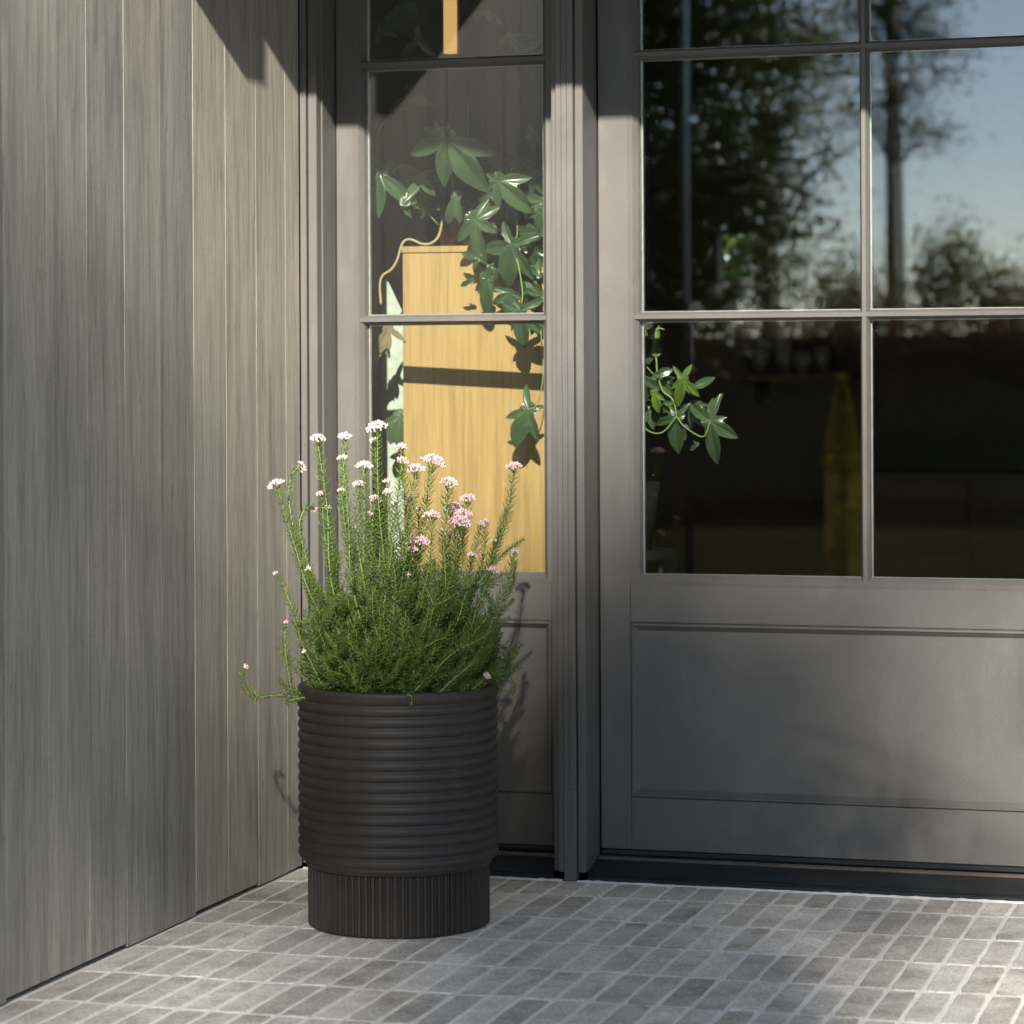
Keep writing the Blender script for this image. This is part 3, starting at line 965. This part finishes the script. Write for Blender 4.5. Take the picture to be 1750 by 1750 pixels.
# ------------------------------------------------------------------ planter
PC = (.423, -.558)
planter = thing('planter', (PC[0], PC[1], 0), 'round charcoal planter with horizontal ridges above a fluted foot on the paving', 'planter')
zb, zt_, RB = .1225, .4865, .2035
prof = [(.178, zb + .002), (.1865, zb + .0005), (.1885, zb + .004), (.1895, zb + .008), (.1975, zb + .016)]
nr, pitch = 15, .02145
z0 = zb + .016
for k in range(nr):
    for q in range(9):
        t = q/8
        if q == 0 and k:
            continue
        prof.append((RB - .0062 + .0062*max(0., math.sin(math.pi*t))**.62, z0 + pitch*(k + t)))
zl = z0 + nr*pitch
lip = zt_ - zl
for q in range(1, 11):
    t = q/10
    prof.append((RB - .0062 + .0064*min(1, math.sin(math.pi*min(t*.8, .5))**.6) - (.004*max(0, (t-.8)/.2)**2), zl + lip*t))
prof += [(RB - .012, zt_ + .0005), (RB - .0145, zt_ - .003), (RB - .0155, zt_ - .03), (RB - .016, .43), (.0, .43)]
part(planter, 'bowl', lambda m: m.lathe(prof, 128, PC), POT, True)
NF = 78
fl_ = [0, 0, 0, .0004, .0048, .0046, .0016, .0016, .0046, .0048]
def flute(k, z):
    return -fl_[k % 10]
part(planter, 'base', lambda m: m.lathe([(.165, .0035), (.1835, .0035), (.1845, .006), (.1845, zb + .002), (.17, zb + .002)], NF*10, PC, fn=flute), POT)
part(planter, 'foot_pad', lambda m: m.lathe([(0, .0), (.172, .0), (.172, .0036), (0, .0036)], 64, PC), BLACK)
ms = MB()
rs = random.Random(2)
nn, kk = 48, 9
V = [(PC[0], PC[1], .462)]
for i in range(1, kk+1):
    for k in range(nn):
        w = 2*math.pi*k/nn
        r = (RB - .0158)*i/kk
        V.append((PC[0] + r*math.cos(w), PC[1] + r*math.sin(w), .458 + rs.uniform(-.006, .006)))
ms.add(V, [(0, 1+k, 1+(k+1) % nn) for k in range(nn)] + [(1+(i-1)*nn+k, 1+i*nn+k, 1+i*nn+(k+1) % nn, 1+(i-1)*nn+(k+1) % nn) for i in range(1, kk) for k in range(nn)])
ms.build('soil', SOILM, planter)

# ------------------------------------------------------------------ flowering shrub
ZC = float((np.array([PC[0], PC[1], .5]) - CAM) @ fw)
shrub = thing('flowering_shrub', (PC[0], PC[1], .458), 'needle-leaved shrub with pale pink flower clusters growing in the charcoal planter', 'shrub')
rf = random.Random(21)
RT = Vector(R2)
VIEW = Vector(fw)
NW = .00088
def needles(m, path, r, l0, step, top_tuft=True, bare=0., mi=0, lean=.5):
    """thin curved needle leaves in a spiral along a stem"""
    L = [0.]
    for a, b in zip(path[:-1], path[1:]):
        L.append(L[-1] + (b - a).length)
    tot = L[-1]
    s = bare*tot
    ph = r.uniform(0, 6)
    i = 0
    while s < tot:
        while i < len(L)-2 and L[i+1] < s:
            i += 1
        t = (s - L[i])/max(1e-6, L[i+1] - L[i])
        p = path[i].lerp(path[i+1], t)
        d = (path[i+1] - path[i]).normalized()
        a = d.orthogonal().normalized()
        ph += 2.4 + r.uniform(-.25, .25)
        out = (a*math.cos(ph) + d.cross(a)*math.sin(ph))
        f = s/tot
        end = min(1., (tot - s)/.02)
        ll = l0*r.uniform(.75, 1.15)*(.62 + .38*end)
        le = lean + .5*(1-end) + r.uniform(-.12, .12)
        d1 = (out + d*le).normalized()
        d2 = (out*.75 + d*(le + .75)).normalized()
        e1 = d1.orthogonal().normalized()
        e2 = d1.cross(e1)
        w = NW*r.uniform(.8, 1.15)
        q1 = p + d1*ll*.5
        q2 = q1 + d2*ll*.5
        tri = [(e1*math.cos(g_) + e2*math.sin(g_))*w for g_ in (ph, ph + 2.094, ph + 4.189)]
        m.add([p + k for k in tri] + [q1 + k*1.1 for k in tri] + [q2],
              [(0, 1, 4, 3), (1, 2, 5, 4), (2, 0, 3, 5), (3, 4, 6), (4, 5, 6), (5, 3, 6)], mi)
        s += step*r.uniform(.7, 1.3)
ICO_V = [(-.526, 0, .851), (.526, 0, .851), (-.526, 0, -.851), (.526, 0, -.851), (0, .851, .526), (0, .851, -.526), (0, -.851, .526), (0, -.851, -.526), (.851, .526, 0), (-.851, .526, 0), (.851, -.526, 0), (-.851, -.526, 0)]
ICO_F = [(0,1,4),(0,4,9),(9,4,5),(4,8,5),(4,1,8),(8,1,10),(8,10,3),(5,8,3),(5,3,2),(2,3,7),(7,3,10),(7,10,6),(7,6,11),(11,6,0),(0,6,1),(6,10,1),(9,11,0),(9,2,11),(9,5,2),(7,11,2)]
def flower(parent, p, d, w, r):
    """a flat-topped head of many small buds on short stalks"""
    m = MB()
    R = w/2
    nb = max(8, int(60*(w/.035)**1.7))
    a = d.orthogonal().normalized()
    b = d.cross(a)
    for k in range(nb):
        rr = R*math.sqrt((k + .5)/nb)
        th = k*2.39996 + r.uniform(-.4, .4)
        h = .55*R*(1 - (rr/R)**2) + r.uniform(-.12, .12)*R
        c = p + (a*math.cos(th) + b*math.sin(th))*rr*r.uniform(.85, 1.1) + d*(h + .25*R)
        s = r.uniform(.0016, .0025)
        up = (d + (a*math.cos(th) + b*math.sin(th))*rr/R*.8).normalized()
        mi = 1 if r.random() < .52 else 0
        m.add([c + Vector(v)*s for v in ICO_V], ICO_F, mi)
        e = c + up*s*1.1
        m.add([e + Vector(v)*s*.72 for v in ICO_V], ICO_F, 0 if r.random() < .6 else 1)
    for k in range(max(3, nb//6)):
        rr = R*math.sqrt(r.random())*.85
        th = r.uniform(0, 6.28)
        m.tube([p - d*R*.7, p + (a*math.cos(th) + b*math.sin(th))*rr*.6 - d*.0*R, p + (a*math.cos(th) + b*math.sin(th))*rr + d*R*.25], .0006, 4, 2, False)
    o = m.build('flower_cluster', [PINK, PALE, STEM_G], parent, smooth=True, fix=False)
    return o
def stem(path, r0, r1, nl, step, name='stem', bare=0., old=0., woody=0., shoots=0, shoot_top=.6):
    m = MB()
    n = len(path)
    m.tube(path, [r0 + (r1-r0)*i/(n-1) for i in range(n)], 5, 0)
    o = m.build(name, STEM_B if woody else STEM_G, shrub, smooth=True, fix=False)
    q = MB()
    needles(q, path, rf, nl, step, bare=bare)
    for _ in range(shoots):
        i = rf.randrange(int(n*.12), max(int(n*.12) + 1, int(n*shoot_top)))
        p = path[i].lerp(path[min(i+1, n-1)], rf.random())
        d = (path[min(i+1, n-1)] - path[max(i-1, 0)]).normalized()
        w = rf.uniform(0, 6.28)
        a = d.orthogonal().normalized()
        out = a*math.cos(w) + d.cross(a)*math.sin(w) - VIEW*.35
        ln = rf.uniform(.03, .075)
        e = p + (out*.8 + d*rf.uniform(.5, 1.1)).normalized()*ln
        mid = p.lerp(e, .5) + out*ln*.10
        e = e + Vector((0, 0, ln*.18))
        if e.z < .468 or (e - Vector((PC[0], PC[1], e.z))).length > .30:
            continue
        sp = spline([p, mid, e], 4)
        q.tube(sp, .0007, 4, 1, False)
        needles(q, sp, rf, nl*rf.uniform(.75, .95), step*.95, lean=.5)
    tag(q.build('needle_foliage', [NEEDLE_D if old else NEEDLE, STEM_G], o, fix=False), kind='stuff')
    return o
MPP = ZC/F
def stem_path(tx, ty, off, bx=None, bow=.5, lean=0.):
    tip = on_depth(tx, ty, ZC + off)
    ang = rf.uniform(0, 6.28)
    rr = .085*math.sqrt(rf.random())
    cx = PC[0] + (tip.x - PC[0])*.25 + rr*math.cos(ang)
    cyy = PC[1] + (tip.y - PC[1])*.25 + rr*math.sin(ang)*.6
    base = Vector((cx, cyy, .45))
    d = tip - base
    # leaves the soil spreading outwards, ends upright
    mid = base + Vector((d.x*(.5 + .16*bow), d.y*(.5 + .16*bow), d.z*.46))
    m2 = base + Vector((d.x*(.78 + .10*bow), d.y*(.78 + .10*bow), d.z*.74))
    wob = lambda s: Vector((rf.uniform(-s, s), rf.uniform(-s, s), 0))
    return spline([base, mid + wob(.013), m2 + wob(.010), tip], 7)
TALL = [(543, 748, 24), (590, 745, 22), (586, 782, 16), (583, 838, 13), (622, 795, 26), (613, 826, 17), (645, 728, 33), (640, 752, 14), (661, 822, 12),
        (663, 840, 15), (676, 858, 12), (641, 852, 21), (685, 763, 19), (687, 786, 17), (711, 800, 30), (739, 786, 40), (767, 822, 26), (800, 850, 25),
        (776, 868, 36), (792, 876, 30), (785, 890, 36), (738, 879, 28), (702, 848, 10), (712, 924, 40), (704, 938, 18), (879, 796, 26), (549, 843, 13), (560, 868, 12),
        (606, 902, 9), (822, 895, 12), (831, 890, 10), (842, 973, 18), (806, 948, 14), (686, 955, 9), (697, 983, 7), (474, 826, 27), (527, 972, 10),
        (757, 905, 8), (768, 912, 14), (844, 925, 10), (879, 942, 12), (773, 977, 7), (768, 955, 7), (632, 878, 9), (715, 870, 9)]
for k, (tx, ty, w) in enumerate(TALL):
    off = rf.uniform(-.10, .10)
    path = stem_path(tx, ty + w*.28, off, bow=.9)
    o = stem(path, .0020, .0011, rf.uniform(.0165, .0205)*1.15, .0017, bare=.12, shoots=4, shoot_top=.45)
    d = (path[-1] - path[-3]).normalized()
    d = (d + Vector((rf.uniform(-.25, .25), rf.uniform(-.35, 0), 0))).normalized()
    flower(o, path[-1], d, w*MPP*1.12, rf)
# stems with paths read from the picture
def drawn(pts, offs, nl=.015, w=0, **kw):
    P = [on_depth(x, y, ZC + offs[0] + (offs[1]-offs[0])*i/(len(pts)-1)) for i, (x, y) in enumerate(pts)]
    path = spline(P, 6)
    o = stem(path, .0020, .0011, nl*1.15, .0015, **kw)
    if w:
        d = (path[-1] - path[-3]).normalized()
        flower(o, path[-1], d, w*MPP, rf)
    return o
drawn([(590, 1200), (545, 1080), (515, 960), (497, 880), (494, 830), (503, 805), (512, 799)], (.0, .05), w=19)
drawn([(600, 1200), (560, 1060), (525, 960), (512, 900), (520, 872), (533, 866), (536, 869)], (.03, .08), w=11)
drawn([(560, 1205), (530, 1110), (500, 1040), (484, 1000), (472, 982)], (-.03, .0), w=9)
drawn([(545, 1205), (505, 1195), (490, 1130), (487, 1090), (488, 1066)], (-.02, .0), w=8)
drawn([(530, 1195), (500, 1190), (470, 1188), (440, 1192), (425, 1185), (415, 1168), (413, 1152), (419, 1141)], (-.05, -.09), nl=.012, w=9)
drawn([(440, 1192), (434, 1180), (430, 1172)], (-.085, -.085), nl=.011)
drawn([(437, 1193), (434, 1202)], (-.085, -.085), nl=.010)
drawn([(530, 1190), (500, 1196), (488, 1198), (497, 1204)], (-.08, -.12), nl=.012)
drawn([(520, 1190), (505, 1180), (488, 1175), (477, 1160)], (-.06, -.10), nl=.012)
drawn([(560, 1190), (540, 1150), (528, 1125), (521, 1115)], (-.08, -.08), w=7)
drawn([(680, 1196), (692, 1188), (703, 1190), (703, 1205)], (-.19, -.212), nl=.011)
drawn([(800, 1190), (830, 1160), (845, 1140), (853, 1124)], (.0, .0), w=13)
drawn([(780, 1195), (815, 1172), (830, 1156)], (-.12, -.14), w=13)
drawn([(820, 1195), (845, 1160), (868, 1148), (890, 1140)], (.0, .02), nl=.013)
drawn([(825, 1195), (852, 1162), (878, 1165), (878, 1182)], (-.02, .0), nl=.013)
drawn([(830, 1190), (850, 1165), (868, 1150), (872, 1122)], (.03, .04), nl=.013)
drawn([(835, 1190), (850, 1172), (860, 1180)], (-.03, -.03), nl=.011)
drawn([(700, 1200), (728, 1110), (742, 1035), (770, 1005), (800, 985)], (-.10, -.13), nl=.014)
drawn([(742, 1035), (728, 1005), (722, 992)], (-.12, -.13), nl=.012)
drawn([(720, 1110), (745, 1095), (762, 1090)], (-.12, -.14), nl=.012)
drawn([(742, 1035), (765, 1024), (782, 1012)], (-.12, -.14), nl=.012)
drawn([(780, 1190), (830, 1080), (842, 1045), (838, 1025), (830, 1012)], (.0, -.02), nl=.014)
drawn([(845, 1120), (848, 1080), (862, 1062), (870, 1056)], (.0, .0), nl=.012)
drawn([(842, 1090), (836, 1072), (832, 1062)], (.0, .0), nl=.012)
drawn([(790, 1185), (835, 1100), (860, 1030), (876, 1000), (880, 960)], (.04, .05), nl=.013)
drawn([(850, 1050), (868, 1035), (878, 1024)], (.03, .03), nl=.013)
drawn([(815, 1000), (835, 975), (862, 945), (895, 922)], (.02, .05), nl=.012)
drawn([(790, 1110), (812, 1000), (840, 960), (855, 905), (866, 870)], (.03, .05), nl=.014)
drawn([(700, 1190), (770, 1120), (815, 1095), (840, 1078)], (-.14, -.16), nl=.014)
drawn([(740, 1195), (770, 1165), (800, 1140), (815, 1128)], (-.17, -.18), nl=.014)
drawn([(560, 1195), (520, 1110), (508, 1072), (500, 1061)], (-.06, -.06), nl=.013)
drawn([(600, 1160), (560, 1085), (530, 1068), (506, 1060)], (-.08, -.09), nl=.013)
# short leafy growth filling the pot
for k in range(265):
    t = rf.random()
    u = rf.gauss(0, 1)
    if k < 150:                       # body of the bush
        tx = 682 + max(-1.9, min(1.9, u))*88
        top = 930 + 150*((tx - 690)/200)**2
        ty = top + (1175 - top)*rf.random()**.75
        off = rf.uniform(-.15, .14)
    else:                             # skirt over the rim
        tx = rf.uniform(512, 858)
        edge = math.sqrt(max(.02, 1 - ((tx - 682)/176)**2))
        ty = rf.uniform(1075, 1172)
        off = rf.choice((-1, -1, -1, .6))*.17*edge*rf.uniform(.45, 1.)
        ty = min(ty, 1160 + 22*edge*(1 if off < 0 else -1))
    path = stem_path(tx, ty, off, bow=rf.uniform(-.3, 1.2))
    stem(path, .0014, .0009, rf.uniform(.014, .019), .00155, name='sprig', shoots=rf.choice((1, 2, 3)), shoot_top=.9, bare=rf.uniform(.0, .2), old=1 if rf.random() < .07 else 0)
for k in range(7):
    w = rf.uniform(0, 6.28)
    b = Vector((PC[0] + .05*math.cos(w), PC[1] + .05*math.sin(w), .45))
    part(shrub, 'woody_branch', lambda m: m.tube(spline([b, b + Vector((.02*math.cos(w), .02*math.sin(w), .05)), b + Vector((.06*math.cos(w), .05*math.sin(w), .13))], 5), [.0045 - .0002*i for i in range(11)], 7), STEM_B, True)

# ------------------------------------------------------------------ garden in front of the house (seen in the glass)
def leaf_card(m, c, size, r, mi=0):
    a = Vector((r.gauss(0, 1), r.gauss(0, 1), r.gauss(0, 1))).normalized()
    b = a.orthogonal().normalized()
    w = r.uniform(0, 6.28)
    b = (b*math.cos(w) + a.cross(b)*math.sin(w))
    c2 = a.cross(b)*.42
    s = size*r.uniform(.6, 1.2)
    m.add([c - b*s*.5, c + c2*s*.5 + a*s*.08, c + b*s*.5, c - c2*s*.5 + a*s*.08], [(0, 1, 2, 3)], mi)
def tree(name, label, cat, base, height, tr, clumps, leaf, per, mt, group=None, seed=1, limbs=True, trunk_top=None, bark=BARK):
    r = random.Random(seed)
    T = thing(name, tuple(base), label, cat, group)
    B = Vector(base)
    top = trunk_top if trunk_top else Vector((B.x + r.uniform(-.2, .2), B.y, B.z + height*.92))
    tp = spline([B, B.lerp(top, .35) + Vector((r.uniform(-.1, .1), 0, 0)), B.lerp(top, .7) + Vector((r.uniform(-.15, .15), 0, 0)), top], 5)
    m = MB(); m.tube(tp, [tr*(1 - .8*i/(len(tp)-1)) for i in range(len(tp))], 10)
    trunk = m.build('trunk', bark, T, smooth=True)
    cm = MB()
    lm = MB()
    for ci, (c, rad, wgt) in enumerate(clumps):
        c = Vector(c)
        if limbs and ci % 3 == 0:
            s = min(tp, key=lambda q: abs(q.z - (c.z - .25*abs(c.x - q.x) - .4)))
            lm.tube(spline([s, s.lerp(c, .5) + Vector((0, 0, .1)), c], 4), [tr*.28*(1 - .75*i/8) for i in range(9)], 5)
        for k in range(int(per*wgt)):
            p = c + Vector((r.gauss(0, rad[0]), r.gauss(0, rad[1]), r.gauss(0, rad[2])))
            leaf_card(cm, p, leaf, r)
    if lm.v:
        lm.build('limbs', bark, trunk, smooth=True)
    tag(cm.build('crown', mt, T, fix=False), kind='stuff')
    return T
OLIVE = leaf_mat('olive_leaf', (.065, .062, .016), (.135, .105, .028), .55, .5, 2.)
DEEP = leaf_mat('deep_green_leaf', (.018, .028, .010), (.04, .052, .018), .5, .25, 2.)
REDL = leaf_mat('red_hedge_leaf', (.11, .034, .02), (.20, .07, .04), .6, .12, 6., spec=.2)
HEDGE = leaf_mat('hedge_leaf', (.10, .08, .03), (.17, .125, .05), .6, .12, 3., spec=.2)
GOLD = leaf_mat('golden_leaf', (.22, .16, .010), (.36, .26, .018), .55, .4, 8.)
rg = random.Random(31)
def clumps_px(n, fx, fy, D, dD, rad):
    out = []
    for _ in range(n):
        x, y = fx(), fy()
        out.append((mirrored(x, y, D + rg.uniform(-dD, dD)), rad, 1.))
    return out
# dark evergreen reflected at the hinge side of the door
c1 = [(mirrored(rg.uniform(1040, 1270) , rg.uniform(-260, 560), 15 + rg.uniform(-1.2, 1.2)), (.28, .3, .24), 1.) for _ in range(95)]
b1 = mirrored(1140, 900, 15); b1.z = -.03
tree('evergreen_tree', 'dense dark evergreen tree reflected on the hinge side of the door glass', 'tree', b1, 4.5, .16, c1, .13, 150, DEEP, 'trees in front of the house', 5)
# olive broadleaf
c2 = []
for _ in range(120):
    x = 1250 + 240*rg.random()**1.25
    y = rg.uniform(-250, 560)
    lim = 1395 + 60*math.sin(y*.013) + (45 if y > 330 else 0)
    if x > lim and rg.random() < .72:
        continue
    c2.append((mirrored(x, y, 22 + rg.uniform(-1.5, 1.5)), (.30, .4, .24), rg.choice((.35, .7, 1.))*(1. if x < lim - 60 else .35)))
b2 = mirrored(1300, 900, 22); b2.z = -.03
tree('broadleaf_tree', 'olive green broadleaf tree reflected in the middle of the door glass', 'tree', b2, 6, .13, c2, .10, 210, OLIVE, 'trees in front of the house', 6)
# tall pine with bare trunk
b3 = mirrored(1532, 900, 27); b3.z = -.03
t3 = mirrored(1540, -420, 27)
c3 = []
for _ in range(95):
    y = -420 + 680*rg.random()**1.2
    x = 1535 + rg.choice((-1, 1))*rg.uniform(5, 115)*(1 if y < 120 else .6)
    c3.append((mirrored(x, y, 27 + rg.uniform(-1, 1)), (.24, .4, .12), rg.choice((.3, .6, 1.))))
tree('pine_tree', 'tall pine with a straight dark trunk reflected in the right door panes', 'tree', b3, 9, .15, c3, .09, 130, DEEP, 'trees in front of the house', 7, trunk_top=t3)
# shrubs on the skyline
for i, (sx, sy, ww) in enumerate(((1590, 400, 40), (1640, 375, 42), (1700, 440, 40), (1765, 470, 46), (1470, 470, 40), (1420, 480, 40))):
    D = 20.5 + .5*(i % 2)
    cc = [(mirrored(sx + rg.gauss(0, ww*.4), rg.uniform(sy + 10, 585), D + rg.uniform(-.4, .4)), (.10, .2, .16), .8) for _ in range(20)]
    bb = mirrored(sx, 900, D); bb.z = -.03
    tree('tall_shrub', ('loose olive shrub just right of the reflected pine trunk', 'tallest loose shrub right of the reflected pine trunk', 'third loose shrub from the reflected pine trunk', 'loose shrub at the right end of the reflected row',
                        'loose shrub just left of the reflected pine trunk', 'loose shrub below the reflected olive tree')[i], 'shrub', bb, 2.2, .03, cc, .085, 60, OLIVE, 'shrubs behind the hedge', 40+i)
# hedge with reddish tips
hg = thing('hedge', (-3, -18.4, -.03), 'clipped hedge with reddish tips reflected across the lower door panes', 'hedge')
part(hg, 'hedge_core', lambda m: m.box(-14, 9, -19.0, -18.2, -.03, 1.48, .1), DEEP)
m = MB(); m2 = MB()
for _ in range(9000):
    p = Vector((rg.uniform(-13, 8), rg.uniform(-18.25, -18.0), rg.uniform(0, 1.45)))
    leaf_card(m, p, .11, rg)
for _ in range(17000):
    p = Vector((rg.uniform(-9, 4), rg.uniform(-18.9, -17.98), 1.10 + rg.random()**1.4*.56))
    p.z += .16*noise.noise(Vector((p.x*.9, 3.3, 0))) + .10*noise.noise(Vector((p.x*3.1, 9.1, 0)))
    leaf_card(m2, p, .085, rg)
tag(m.build('leaves', HEDGE, hg, fix=False), kind='stuff')
tag(m2.build('reddish_leaves', REDL, hg, fix=False), 'reddish young leaf tips', kind='stuff')
# small golden conifer
gp = mirrored(1440, 985, 9.5); gp.z = -.03
gt = thing('golden_conifer', tuple(gp), 'slim golden yellow conifer reflected low in the door glass', 'shrub')
part(gt, 'trunk', lambda m: m.tube([gp, gp + Vector((0, 0, 1.0))], [.02, .008], 8), BARK)
m = MB()
for _ in range(2600):
    z = rg.random()
    rr = .095*min(1, (1 - z)*3.2)*math.sqrt(rg.random())
    w = rg.uniform(0, 6.28)
    leaf_card(m, gp + Vector((rr*math.cos(w), rr*math.sin(w), .03 + z*1.12)), .045, rg)
tag(m.build('crown', GOLD, gt, fix=False), kind='stuff')
# slim garden pole
gq = mirrored(1173, 300, 5.2)
pl = thing('garden_pole', (gq.x, gq.y, -.03), 'slim pale garden lamp pole reflected near the door hinge stile', 'lamp post')
part(pl, 'pole', lambda m: m.tube([(gq.x, gq.y, 1.42), (gq.x, gq.y, 3.2)], .013, 14), WHITEP, True)
part(pl, 'pole_fade', lambda m: m.tube([(gq.x, gq.y, -.03), (gq.x, gq.y, 1.42)], .018, 14), BLACK, True)  # lower length painted black so the pole's reflection fades out
part(pl, 'lamp_head', lambda m: m.lathe([(0, 3.2), (.09, 3.2), (.11, 3.35), (.03, 3.42), (0, 3.42)], 24, (gq.x, gq.y)), BLACK, True)
# greenery behind the house's far window
m = MB()
bw = on_y(1257, 440, 8.2)
bk = thing('garden_bush', (bw.x, bw.y, -.03), 'sunlit yellow-green bush seen through the far window', 'shrub')
for _ in range(5200):
    leaf_card(m, bw + Vector((rg.gauss(0, .42), rg.gauss(0, .35), rg.gauss(0, .42))), .11, rg)
tag(m.build('crown', leaf_mat('lime_leaf', (.09, .115, .025), (.15, .175, .045), .55, .4, 6.), bk, fix=False), kind='stuff')
part(bk, 'trunk', lambda m: m.tube([(bw.x, bw.y, -.03), (bw.x, bw.y, 1.2)], [.03, .012], 8), BARK)

# unseen trees added round the garden to cut the sky light
for i, (x, y, hh, ww, lab) in enumerate(((11, -15, 11, 3.6, 'broad dark tree added to block sky light on the right side of the garden'), (15, -7, 13, 4, 'tall dark tree added to block sky light beside the house corner'),
                                         (7.5, -24, 9.5, 3.4, 'wide dark tree added to block sky light right of the path towards the sun'), (16, -22, 15, 4.5, 'tallest dark tree added to block sky light at the right garden corner'),
                                         (-13, -12, 12, 4, 'wide dark tree added to block sky light beyond the board wall'), (-13, -24, 13, 4, 'dark tree added to block sky light at the left garden corner'))):
    cc = []
    for _ in range(110):
        w, e = rg.uniform(0, 6.28), math.sqrt(rg.random())
        cc.append((Vector((x + ww*e*math.cos(w), y + ww*e*math.sin(w), rg.uniform(.9, hh))), (.5, .5, .45), 1.))
    tree('sky_block_tree', lab, 'tree', (x, y, -.03), hh, .2, cc, .30, 90, DEEP, 'unseen trees added against sky light', 70 + i)
# tall trees towards the sun, whose crowns shade the foot of the facade
PROFILE = [(-4.9, 1.0), (-1.2, 1.0), (-.75, 1.6), (-.4, 2.5), (0, 2.3), (.3, 1.3), (.6, .6), (1.0, .15), (1.25, .0)]
def shade_tree(label, x_mid, half, seed, lift, dens, DT=46., depth=PROFILE, leaf=.17, cr=(.18, .3, .13), per=84, spread=2.2):
    """crown of a tall tree DT metres off towards the sun; thin at the top, thickening downwards"""
    r = random.Random(seed)
    S = Vector((SUN.x/-SUN.y, -1, SUN.z/-SUN.y))
    def pos(x, z, t):
        return Vector((x, 0, z)) + S*(DT + t)
    base = pos(x_mid + (1.5 if DT < 20 else 0), 0, 0); base.z = -.03
    T = thing('shade_tree', tuple(base), label, 'tree', 'tall trees towards the sun')
    topz = pos(x_mid + (1.5 if DT < 20 else 0), .6, 0)
    tp = spline([base, base.lerp(topz, .4) + Vector((.3, 0, 0)), base.lerp(topz, .75) + Vector((-.2, .2, 0)), topz], 6)
    m = MB(); m.tube(tp, [.42*min(1, DT/46 + .1)*(1 - .9*i/(len(tp)-1)) for i in range(len(tp))], 12)
    tr_ = m.build('trunk', BARK, T, smooth=True)
    lm = MB()
    cm = MB()
    cl = []
    def tau(z):
        for (z0, a), (z1, b) in zip(depth[:-1], depth[1:]):
            if z0 <= z <= z1:
                return a + (b - a)*(z - z0)/(z1 - z0)
        return 0
    while len(cl) < int(dens*half):
        z = r.uniform(-4.2, 2.7)
        if r.random()*2.4 < tau(z - lift):
            x = x_mid + r.uniform(-half, half)
            if DT > 20 and -.12 < x < .48 and -.2 < z < 1.0 and r.random() < .97:
                continue                   # gap shaped so the sun reaches the potted shrub
            cl.append((x, z, r.uniform(-spread, spread)))
    if DT > 20 and x_mid < 0:                # extra clumps added to shade the sidelight panel
        cl += [(r.uniform(.50, .76), r.uniform(-.05, .55), r.uniform(-2, 2)) for _ in range(14)]
    for (x, z, t) in cl[::5]:
        c = pos(x, z, t)
        s = min(tp, key=lambda q: abs(q.z - (c.z - 1.4)))
        lm.tube(spline([s, s.lerp(c, .55) + Vector((0, 0, .35)), c], 4), [.09*min(1, DT/60)*(1 - .85*i/8) for i in range(9)], 6)
    for (x, z, t) in cl:
        for k in range(per):
            p = pos(x, z, t) + Vector((r.gauss(0, cr[0]), r.gauss(0, cr[1]), r.gauss(0, cr[2])))
            leaf_card(cm, p, leaf, r)
    lm.build('limbs', BARK, tr_, smooth=True)
    tag(cm.build('crown', OLIVE, T, fix=False), kind='stuff')
shade_tree('tall leafy tree shading the planter from across the garden', -.9, 1.9, 61, .69, 64)
shade_tree('tall leafy tree shading the door from across the garden', 2.3, 1.6, 66, .62, 22, depth=[(-4.9, .8), (-1.0, .8), (-.6, .4), (-.2, .4), (.1, 1.1), (.3, 1.3), (.6, .6), (1.0, .15), (1.25, .0)])
shade_tree('slender tree whose leaves dapple the lower door panel', 1.55, .95, 68, 0., 40, DT=12.5, depth=[(-1.2, .3), (-.35, .9), (-.1, 2.2), (.45, 2.2), (.62, .7), (.8, .0)], leaf=.06, cr=(.05, .12, .035), per=56, spread=.6)
shade_tree('tall leafy tree at the far side of the garden', 5.3, 1.8, 63, .60, 60)
